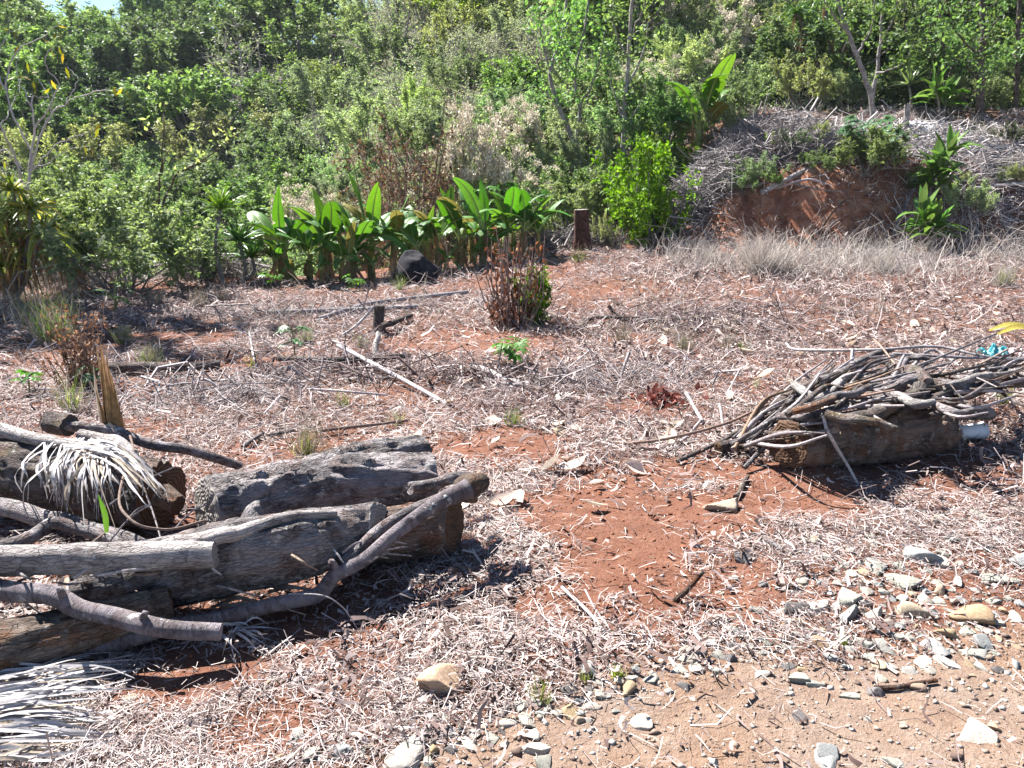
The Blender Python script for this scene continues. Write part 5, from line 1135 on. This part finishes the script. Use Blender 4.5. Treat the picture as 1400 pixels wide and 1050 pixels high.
# sticks and poles lying about the field
g5 = 'sticks and poles lying on the field'
for i, (l, pts, r0, m) in enumerate((
    ('pale straight pole slanting across the middle of the field', [(462, 472, .16), (536, 511, .07), (610, 552, .01)], .02, 'twig_white'),
    ('long grey pole lying left of the splintered stump', [(366, 427, .05), (450, 424, .06), (572, 419, .06)], .035, 'twig_grey'),
    ('thin pole crossing behind the splintered stump', [(435, 436, .04), (520, 412, .06), (640, 399, .08)], .03, 'twig_grey'),
    ('dark short pole leaning against the splintered stump', [(520, 446, .12), (545, 438, .10), (562, 431, .06)], .035, 'bark_dark'),
    ('thin pale stick leaning left from the splintered stump', [(462, 462, .02), (490, 442, .12), (512, 418, .3)], .014, 'twig_white'),
    ('pale stub standing below the splintered stump', [(513, 486, .0), (514, 470, .08), (517, 455, .16)], .03, 'bark_pale'),
    ('split pale branch lying below the bright seedling', [(646, 500, .04), (680, 514, .05), (712, 524, .03)], .028, 'twig_white'),
    ('thin branch beside the split pale one', [(655, 515, .03), (690, 525, .04), (718, 528, .03)], .018, 'twig_grey'),
    ('crooked black stick right of the dead brown bush', [(792, 448, .04), (804, 438, .06), (826, 434, .05), (900, 436, .04)], .022, 'bark_dark'),
    ('short black stick rising from the crooked one', [(832, 418, .16), (842, 428, .08), (850, 436, .03)], .02, 'bark_dark'),
    ('straight dark pole continuing right of the crooked stick', [(850, 438, .04), (910, 436, .04), (985, 432, .04)], .022, 'bark_dark'),
    ('thick dark stick jutting up from the red soil', [(922, 822, .0), (940, 806, .05), (962, 780, .13)], .012, 'bark_brown'),
    ('dark brown stick lying alone on the dirt track', [(1196, 941, .012), (1238, 937, .012), (1281, 930, .012)], .0085, 'bark_brown'),
    ('little black stick on bare soil above the stones', [(1064, 800, .012), (1080, 801, .012), (1096, 804, .012)], .0085, 'bark_dark'),
    ('pale split cane pointing down the middle of the straw', [(768, 803, .02), (795, 828, .025), (826, 862, .02)], .007, 'twig_white'),
    ('thin cane next to the split cane', [(800, 806, .02), (815, 835, .02), (832, 858, .015)], .004, 'twig_grey'),
    ('short grey stick in straw behind the thick dark stick', [(1036, 730, .02), (1052, 740, .02), (1070, 752, .015)], .011, 'bark_grey'),
    ('long white stick on the bare soil of the left field', [(340, 450, .02), (345, 480, .05), (348, 492, .1)], .010, 'twig_white'),
    ('dark log-like branch lying in the shade behind the dried stump', [(150, 504, .05), (230, 503, .06), (300, 498, .05)], .05, 'bark_dark'),
    ('dark branch half buried in dead stalks, centre left', [(380, 490, .06), (460, 492, .08), (560, 486, .06)], .03, 'bark_dark'),
    ('thin pale stick on the stalk heap below the pole', [(420, 532, .06), (480, 536, .08), (530, 540, .06)], .010, 'twig_grey'),
    ('thin dark stick lying behind the two thick logs', [(430, 590, .03), (500, 582, .04), (560, 574, .03)], .012, 'twig_brown'),
    ('short dark stick in straw left of the grass tuft', [(332, 612, .02), (345, 602, .03), (360, 592, .03)], .016, 'bark_grey'),
    ('grey stick right of the grass tuft by the logs', [(366, 596, .03), (385, 592, .03), (402, 588, .03)], .014, 'bark_grey'),
    ('thin stick across the straw by the pale stone', [(620, 905, .01), (660, 900, .02), (700, 906, .01)], .004, 'twig_brown'),
    ('long pole lying on the rim of the cut bank', [(1040, 264, .10), (1085, 240, .12), (1142, 216, .12)], .05, 'bark_pale'),
    ('thick pole lying at the top right of the bank', [(1335, 210, .12), (1370, 203, .12), (1430, 192, .12)], .06, 'bark_pale'),
    ('dark pole standing aslant left of the cordylines', [(1220, 322, .05), (1236, 285, .15), (1250, 258, .2)], .04, 'bark_grey'),
    ('thin root crossing the face of the red cut', [(1120, 320, .05), (1130, 300, .1), (1142, 285, .08), (1160, 272, .05)], .025, 'bark_brown'),
    ('grey branch on the lower slope of the bank', [(1060, 258, .06), (1100, 246, .08), (1130, 252, .06)], .025, 'twig_grey'),
    ('pale stick on the bank right of the cordylines', [(1300, 262, .08), (1350, 255, .08), (1420, 250, .08)], .03, 'twig_white'),
    ('pale stick jutting from the shaded hollow', [(922, 235, .5), (938, 230, .45), (960, 228, .3)], .03, 'twig_white'),
    ('upright dead white stem left of the red stump', [(742, 340, .0), (746, 318, .3), (748, 300, .5)], .02, 'twig_white'))):
    stick(l, pts, [r0, r0 * .95, r0 * .8], m, 220 + i, g5, n=8 * len(pts), k=8)

lr = np.random.default_rng(55); ll = sorted((lr.uniform(960, 1380), lr.uniform(165, 262), lr.uniform(-.7, .7), lr.uniform(30, 95), lr.uniform(.014, .036)) for _ in range(22))
for i, (x, y, an, l, t) in enumerate(ll):
    x1, y1 = x + l * math.cos(an), y + l * .5 * math.sin(an)
    stick(f'dead limb lying in the brush on the bank, {ordw(i)} from the left', [(x, y, .12), ((x + x1) / 2, (y + y1) / 2 + lr.normal(0, 3), .16), (x1, min(y1, 268), .10)], [t, t * .9, t * .5], ('twig_grey', 'bark_pale', 'bark_brown')[i % 3], 500 + i, 'dead limbs on the bank', 'branch', 'branch', 7, n=14)
# ------------------------------------------------------------------ grass tufts
def tuft(label, px, py, hpx, n, mats, group=None, spread=.45, w=.006, name='grass_tuft', cat='grass tuft'):
    p = at(px, py); rng = np.random.default_rng(int(px * 11 + py)); h = hpx * mpp(p); r = thing(name, label, cat, p, 0, group)
    for j, (mt, f, hh) in enumerate(mats):
        m = int(n * f); a = rng.random(m) * 6.283; q = rng.random(m) ** .6; P = np.stack([np.cos(a) * q * h * .16, np.sin(a) * q * h * .16, 0 * a - .01], 1)
        D = nrm(np.stack([np.cos(a) * spread * q + rng.normal(0, .15, m), np.sin(a) * spread * q + rng.normal(0, .15, m), np.ones(m)], 1)); S = nrm(np.cross(D, rng.normal(0, 1, (m, 3))))
        b = MB(); ribbons(b, P, D, np.cross(S, D), h * hh * rng.uniform(.4, 1.1, m), w * rng.uniform(.6, 1.4, m), .4, 4, .15, rng); stuff(link('blades', b.mesh('blades', M[mt]), r))
    return r
DG, GG, PG = ('drygrass', .5, 1.0), ('greengrass', .5, .8), ('drygrass_pale', 1.0, 1.0)
tuft('large fountain of dry grey grass below the red cut', 1042, 372, 64, 700, [PG], None, 1.1, .010)
for l, px, py, h, ms, n in (
    ('dry grass tuft with green heart behind the thick logs', 421, 622, 70, [('drygrass', .6, 1), ('greengrass', .4, .6)], 150), ('fresh green grass tuft in the straw, centre of the field', 702, 582, 30, [('greengrass', .8, 1), DG], 70),
    ('yellow-green small tuft left of the stalk heap\'s right end', 543, 580, 26, [('greengrass', .6, 1), DG], 50), ('dry tuft beneath the leggy castor seedling', 417, 468, 34, [('drygrass', .7, 1), ('greengrass', .3, .7)], 130),
    ('small green tuft on bare soil left of the pale pole', 493, 474, 20, [('greengrass', .8, 1), DG], 60), ('tall shaded green grass clump at the left border', 75, 470, 75, [('greengrass', .6, 1), ('drygrass', .6, 1.1)], 300),
    ('green grass blades on the edge of the track beside straw', 737, 958, 38, [('greengrass', 1, 1)], 46), ('small green weed tuft by the track\'s edge, right of the grass blades', 800, 930, 22, [('greengrass', 1, 1)], 40),
    ('wider green weed tuft by the track\'s edge under the split cane', 845, 924, 22, [('greengrass', 1, 1)], 50), ('tiny green tuft below the stones on the track', 1152, 880, 18, [('greengrass', 1, 1)], 24),
    ('green strap-leaved tuft on the right heap behind the cup', 1372, 552, 34, [('greengrass', 1, 1)], 46), ('small green tuft in the right heap beside the low grey branch', 1302, 552, 22, [('greengrass', 1, 1)], 26),
    ('straw-coloured tuft growing on the fissured log', 443, 665, 26, [('drygrass', 1, 1)], 60), ('dry tuft hanging on the dark curved branch', 118, 856, 30, [('drygrass', 1, 1)], 30),
    ('brownish dry tuft right of the dead brown bush', 850, 470, 34, [('drygrass', 1, 1)], 120), ('dry tuft in front of the first banana plants', 270, 420, 30, [('drygrass', 1, 1)], 140), ('dry tuft left of the long grey pole', 306, 412, 24, [('drygrass', 1, 1)], 120),
    ('tan dry tuft left of the leggy castor seedling', 215, 418, 30, [('drygrass', 1, 1)], 120), ('dry tuft in the middle right of the field', 936, 480, 34, [('drygrass', 1, 1), ('greengrass', .15, .6)], 120), ('dry brown tuft beside the straight dark pole', 992, 478, 30, [('drygrass', 1, 1)], 100),
    ('dry tuft under the red cut near the cordylines', 1205, 372, 42, [PG], 260), ('dry tuft at the right border under the bank', 1370, 392, 40, [PG, ('greengrass', .3, .8)], 260), ('dry tuft left of the grass fountain', 965, 360, 36, [PG], 220),
    ('greenish weed tuft in the stalks left of the red stump', 790, 358, 24, [('greengrass', 1, 1)], 80), ('green weed tuft in the leaf litter right of the dead bush', 1018, 482, 22, [('greengrass', 1, 1)], 24), ('tiny green weed right of the red leaf litter', 1033, 530, 18, [('greengrass', 1, 1)], 20),
    ('sparse green tuft by the stalk heap, left of centre', 470, 556, 30, [('greengrass', 1, 1)], 26), ('sparse green tuft on the red soil, left of the pole', 345, 502, 22, [('greengrass', 1, 1)], 24), ('shaded green tuft between stump and castor seedling', 98, 560, 60, [('greengrass', .5, 1), ('drygrass', .6, 1)], 80),
    ('greenish tuft along the shaded strip behind the dried stump', 205, 500, 36, [('greengrass', .5, 1), ('drygrass', .8, 1)], 160), ('green tuft in the leaf litter near the left field corner', 170, 470, 30, [('greengrass', .5, 1), ('drygrass', .8, 1)], 140), ('green weed on the edge of the black boulder', 545, 396, 24, [('greengrass', 1, 1)], 60)):
    tuft(l, px, py, h, n, ms)
# brown dead stalks plant in the left shade
p = at(112, 530); r = thing('dead_weed', 'tall dead brown weed in the left shade', 'dead weed', p); rng = np.random.default_rng(6); n = 34; P0 = rng.normal(0, .05, (n, 3)) * [1, 1, 0]; P1 = P0 * 2.5 + np.stack([rng.normal(0, .05, n), rng.normal(0, .05, n), rng.uniform(.3, .75, n)], 1)
b = MB(); tubes_fast(b, P0, P1, .005, .06, 4, rng); stuff(link('stems', b.mesh('stems', M['twig_brown']), r)); k = rng.integers(n, size=800); b = MB(); leaves(b, P0[k] + (P1[k] - P0[k]) * rng.random((800, 1)) + rng.normal(0, .015, (800, 3)), nrm(rng.normal(0, .6, (800, 3)) + [0, 0, -.5]), nrm(rng.normal(0, 1, (800, 3))), .05, .02, .3); link('dead_leaves', b.mesh('dead_leaves', M['lf_brown']), r)

# ------------------------------------------------------------------ stones
SMESH = {}
for k in ('blue', 'tan', 'pale', 'dark', 'green'):
    SMESH[k] = []
    for v in range(4):
        V, F = lump(300 + v * 7 + len(SMESH) * 31, 3, facets=11, amp=.07, lo=.30, hi=.62); b = MB(); b.add(V, F); SMESH[k].append(b.mesh('stone', M['st_' + k]))
def stone(label, px, py, w, kind, flat=.6, var=None, rz=None, group='stones along the edge of the dirt track', dep=.75):
    p = at(px, py); rng = np.random.default_rng(int(px * 13 + py)); s = w * mpp(p) / 1.15; o = link('stone', SMESH[kind][rng.integers(4) if var is None else var], None, p + [0, 0, s * flat * .05])
    o.scale = (s, s * dep * rng.uniform(.9, 1.2), s * flat * .9); o.rotation_euler = (rng.normal(0, .12), rng.normal(0, .12), rng.random() * 6.28 if rz is None else rz); return tag(o, label, 'stone', group)
big = [(605, 944, 56, 'tan', .75, 'rounded tan stone resting alone in the straw'), (553, 1030, 64, 'pale', .5, 'large pale stone at the bottom of the picture'), (466, 1032, 36, 'blue', .8, 'blue-grey block left of the large pale stone'), (424, 1030, 28, 'green', .7, 'greenish stone second left of the large pale stone'), (990, 694, 38, 'tan', .7, 'angular tan stone on the red soil'),
       (1257, 764, 38, 'blue', .55, 'blue-grey flat stone highest of the stone patch'), (1284, 772, 22, 'pale', .6, 'pale stone just right of the high blue-grey one'), (1200, 776, 34, 'green', .55, 'greenish stone left of the high blue-grey one'), (1112, 830, 34, 'pale', .6, 'long whitish stone at the left of the stone patch'), (1080, 836, 34, 'dark', .9, 'black split stone leftmost in the stone patch'),
       (1162, 816, 34, 'green', .55, 'pale greenish flat stone in the left of the patch'), (1157, 846, 30, 'blue', .9, 'blue-grey upright block with dark right side'), (1196, 842, 34, 'pale', .6, 'cream stone left of the orange-tan one'), (1236, 838, 38, 'tan', .5, 'bright orange-tan stone in the middle of the patch'), (1330, 842, 40, 'tan', .5, 'broad tan stone at the right of the patch'), (1274, 838, 26, 'blue', .6, 'grey stone between orange-tan and broad tan stones'),
       (1300, 870, 28, 'tan', .5, 'flat light tan stone under the broad tan one'), (1207, 885, 34, 'green', .6, 'pointed grey-green stone on the track\'s upper edge'), (1298, 910, 30, 'pale', .35, 'thin white slab lowest right of the stone patch'), (1262, 906, 26, 'pale', .35, 'thin white slab left of the lowest right slab'), (1268, 917, 22, 'pale', .35, 'small white slab below the two thin slabs'),
       (1330, 1004, 62, 'pale', .4, 'large pale angular slab at the right on the track'), (1361, 996, 16, 'tan', .5, 'small orange stone touching the large angular slab'), (1128, 1028, 26, 'blue', .6, 'blue-grey stone at the bottom right of centre'), (1126, 1043, 36, 'blue', .35, 'flat bluish slab at the very bottom'), (1224, 1044, 22, 'green', .6, 'greenish stone at the bottom, right of the flat bluish slab'), (1110, 935, 22, 'green', .5, 'faint greenish stone sunk in the track'), (1165, 952, 26, 'green', .35, 'flat greenish stones\' largest piece, middle of the track'),
       (1042, 922, 28, 'pale', .25, 'thin pale chip on the track\'s left'), (878, 993, 24, 'pale', .6, 'upright whitish chip on the track\'s left part'), (782, 972, 28, 'tan', .5, 'pinkish tan stone on the track edge'), (776, 944, 28, 'dark', .6, 'dark stone beside the green grass blades'), (740, 1027, 34, 'pale', .6, 'whitish stone at the bottom, centre'), (745, 1046, 28, 'green', .6, 'greenish stone at the very bottom, centre'), (1001, 884, 22, 'dark', .6, 'dark little stone at the track\'s upper left edge'), (975, 884, 18, 'blue', .6, 'grey little stone left of the dark little one'),
       (1014, 866, 18, 'blue', .5, 'flat grey stone above the dark little one'), (970, 853, 16, 'dark', .5, 'dark pebble in soil above the track'), (1360, 790, 40, 'green', .3, 'flat greenish slab right of the high blue-grey stone'), (1395, 770, 30, 'blue', .6, 'blue-grey stone at the right border'), (1232, 798, 46, 'green', .5, 'broad mottled greenish stone in the upper patch'), (768, 592, 22, 'tan', .6, 'light tan stone in the straw near the long thin stick'), (770, 548, 22, 'pale', .7, 'whitish stone left of the tangled stalks'),
       (1278, 712, 16, 'tan', .6, 'small yellowish stone in the pale straw'), (1000, 880, 12, 'pale', .6, 'tiny pale stone on the track\'s upper edge'), (368, 936, 14, 'tan', .7, 'small orange stone at the edge of the left shadow'), (175, 954, 20, 'tan', .6, 'orange-brown stone in the left shadow'), (1096, 980, 30, 'dark', .15, 'dark flat flake in the track\'s hollow'), (62, 1032, 26, 'tan', .6, 'orange stone in the bottom left corner')]
for x, y, w, k, f, l in big: stone(l, x, y, w, k, f)
rng = np.random.default_rng(17); sm_ = []
while len(sm_) < 205:
    if rng.random() < .72: x, y = 1255 + rng.normal(0, 100), 838 + rng.normal(0, 44)
    else: x = rng.uniform(380, 1100); y = np.interp(x, [380, 560, 700, 850, 1000, 1100], [1040, 1030, 985, 940, 885, 860]) + rng.normal(0, 14)
    if x > 1395 or y > 1045: continue
    w = rng.uniform(9, 20) + 12 * rng.random() ** 3
    if all(math.hypot(x - q[0], (y - q[1]) * 1.4) > (w + q[2]) * .45 for q in [(a, b, c) for a, b, c, *_ in big] + sm_): sm_.append((x, y, w, ('blue', 'tan', 'pale', 'green', 'dark', 'green', 'pale')[rng.integers(7)]))
sm_.sort()
cn = {'blue': 'blue-grey', 'tan': 'tan', 'pale': 'whitish', 'green': 'greenish grey', 'dark': 'dark'}; cnt = {}
bk = {}
for q in sm_: bk.setdefault((q[3], 'near' if q[0] < 1060 else 'patch'), []).append(q)
for (k, z), qs in bk.items():
    for i, (x, y, w, _) in enumerate(qs):
        where = 'in the stone patch' if z == 'patch' else 'between straw and track'
        stone(f'small {cn[k]} stone {where}, {ordw(i)} of its colour from left', x, y, w, k, rng.uniform(.4, .75))

# ------------------------------------------------------------------ litter people left: cup, bag, yellow leaf, big dry leaves
M['white_plastic'] = plain('white_plastic', (.78, .78, .80), .4, 30, .05, .05, spec=.5, trans=.2); M['teal'] = plain('teal_plastic', (.06, .30, .34), .35, 12, .3, .2, spec=.5, trans=.25); M['pink'] = plain('pinkish_plastic', (.62, .45, .45), .35, 12, .2, .2, spec=.5, trans=.2)
c0 = at(1327, 590, .055); r = thing('plastic_cup', 'white plastic cup lying on its side behind the log\'s right end', 'cup', c0, R(12)); b = MB(); t = np.linspace(0, 2 * np.pi, 33)
prof = [(-.09, .001), (-.09, .040), (-.086, .042), (-.03, .046), (.04, .050), (.085, .054), (.088, .058), (.091, .055), (.086, .051), (.0, .044), (-.082, .038)]
V = np.array([[[x, q * math.cos(a), q * math.sin(a)] for a in t[:-1]] for x, q in prof]).reshape(-1, 3); k = 32; F = [[i * k + j, i * k + (j + 1) % k, (i + 1) * k + (j + 1) % k, (i + 1) * k + j] for i in range(len(prof) - 1) for j in range(k)]
b.add(V, F); link('cup_body', b.mesh('cup_body', M['white_plastic'], True), r)
def crumple(name, label, cat, p, sx, sy, sz, mat, seed, rz=0, group=None):
    n = 26; u, v = np.meshgrid(np.linspace(-1, 1, n), np.linspace(-1, 1, n)); z = sz * (fbm(u * 2.2 + seed, v * 2.2, seed, 4) * 1.1 + .7 * (1 - .5 * (u * u + v * v)))
    rr = 1 + .18 * fbm(u * 2 + 9, v * 2 + seed, 2, 2); V = np.stack([u * sx * rr, v * sy * rr, np.clip(z, 0.002, None)], -1).reshape(-1, 3); i = (np.arange(n - 1)[:, None] * n + np.arange(n - 1)).ravel()
    b = MB(); b.add(V, np.stack([i, i + 1, i + n + 1, i + n], 1)); o = link(name, b.mesh(name, M[mat]), None, p); o.rotation_euler = (0, 0, rz); return tag(o, label, cat, group)
crumple('plastic_scrap', 'crushed translucent plastic scrap left of the white cup', 'plastic scrap', at(1300, 594, .02), .06, .05, .08, 'white_plastic', 3)
r = thing('plastic_bag', 'teal and pink crumpled plastic bag behind the right heap', 'plastic bag', at(1362, 486, .04), .2)
for nm, ox, s, mt, sd_ in (('teal_half', -.05, .10, 'teal', 4), ('pink_half', .12, .12, 'pink', 8)):
    o = crumple('x', 'x', 'x', (0, 0, 0), s, .10, .09 if mt == 'teal' else .06, mt, sd_); o.name = nm; o.data.name = nm
    for kk in ('label', 'category'): del o[kk]
    LABELS.pop('x', None); o.parent = r; o.location = (ox, 0, 0)
r = thing('yellow_banana_leaf', 'bright yellow fallen banana leaf at the right border', 'leaf', at(1352, 452, .12))
for a, q in ((0, 0), (.13, .1)):
    b = MB(); blade(b, [[0, 0, .0], [.2, q * .4, .06], [.42, -.03 + q, .03], [.7, -.06 - q, -.03]], [.02, .07, .085, .06, .02], [0, -.5, 1], .15, 12); link('blade', b.mesh('blade', M['banana_yellow'], True), r, (.05 * a, -a, -.1 * a))
dl = np.random.default_rng(33); spots = [(1077, 518), (1000, 540), (1015, 572), (970, 585), (1048, 512), (1190, 476)] + [(dl.uniform(900, 1390), dl.uniform(400, 500)) for _ in range(52)] + [(dl.uniform(560, 950), dl.uniform(520, 700)) for _ in range(26)]
M['dryleaf'] = plain('dry_leaf', (.50, .40, .32), .75, 25, .3, .3, trans=.2, var=(.015, .3, .2))
DLM = []
for i in range(5):
    b = MB(); t = np.linspace(0, 1, 8); P = np.stack([t - .5, .1 * np.sin(3 * t + i), .18 * (t - .5) ** 2 * 4 * dl.uniform(.4, 1.2)], 1); blade(b, P, [.03, .3, .48, .5, .4, .22, .02], [0, 0, 1], dl.uniform(.15, .45)); DLM.append(b.mesh('dry_leaf', M['dryleaf'], True))
spots.sort()
for i, (x, y) in enumerate(spots):
    p = at(x, y, .03); s = dl.uniform(.09, .19); o = link('dry_leaf', DLM[dl.integers(5)], None, p); o.scale = (s, s, s); o.rotation_euler = (dl.normal(0, .35), dl.normal(0, .35), dl.random() * 6.28)
    tag(o, f'large curled dry tan leaf on the right and middle field, {ordw(i)} from the left', 'dry leaf', 'large dry leaves lying on the field')
M['redleaf'] = plain('red_leaf', (.14, .040, .030), .7, 20, .4, .2, trans=.2)
p = at(905, 552); r = thing('red_leaf_litter', 'little heap of dark red dead leaves left of the stick heap', 'leaf heap', p); n = 80; b = MB(); leaves(b, rng.normal(0, 1, (n, 3)) * [.11, .08, 0] + np.stack([0 * np.zeros(n), np.zeros(n), rng.random(n) * .08], 1), nrm(rng.normal(0, 1, (n, 3))), nrm(rng.normal(0, 1, (n, 3)) + [0, 0, .6]), .075, .045, .3); stuff(link('red_leaves', b.mesh('red_leaves', M['redleaf']), r))
b = MB(); blade(b, [at(140, 690, .3) * 0, [.01, -.01, .08], [.0, -.02, .17]], [.014, .022, .02, .003], [.3, -1, .2], .2, 8); o = link('fresh_leaf', b.mesh('fresh_leaf', M['strap_one'], True), None, at(146, 728, .26)); o['label'] = 'x'; tag(o, 'single fresh green leaf blade in the dark gap', 'leaf')

_d = [l for l, c in LABELS.items() if c > 1]
if _d: print('DUPLICATE LABELS', _d)
_l = [l for l in LABELS if not 4 <= len(l.split()) <= 16]
if _l: print('LABEL LENGTH', _l)

# ------------------------------------------------------------------ the air
b = MB(); V = np.array([[x, y, z] for x in (-175, 175) for y in (-30, 260) for z in (-4.5, 36)], float)
b.add(V, [[0, 1, 3, 2], [4, 6, 7, 5], [0, 4, 5, 1], [2, 3, 7, 6], [0, 2, 6, 4], [1, 5, 7, 3]])
hm = bpy.data.materials.new('haze'); hm.use_nodes = True; nt = hm.node_tree; nt.nodes.clear()
ho = nt.nodes.new('ShaderNodeOutputMaterial'); pv = nt.nodes.new('ShaderNodeVolumePrincipled'); pv.inputs['Color'].default_value = (.80, .88, 1, 1); pv.inputs['Density'].default_value = .00022; pv.inputs['Anisotropy'].default_value = .3
nt.links.new(pv.outputs[0], ho.inputs['Volume']); hz = link('haze', b.mesh('haze', hm)); hz['kind'] = 'stuff'
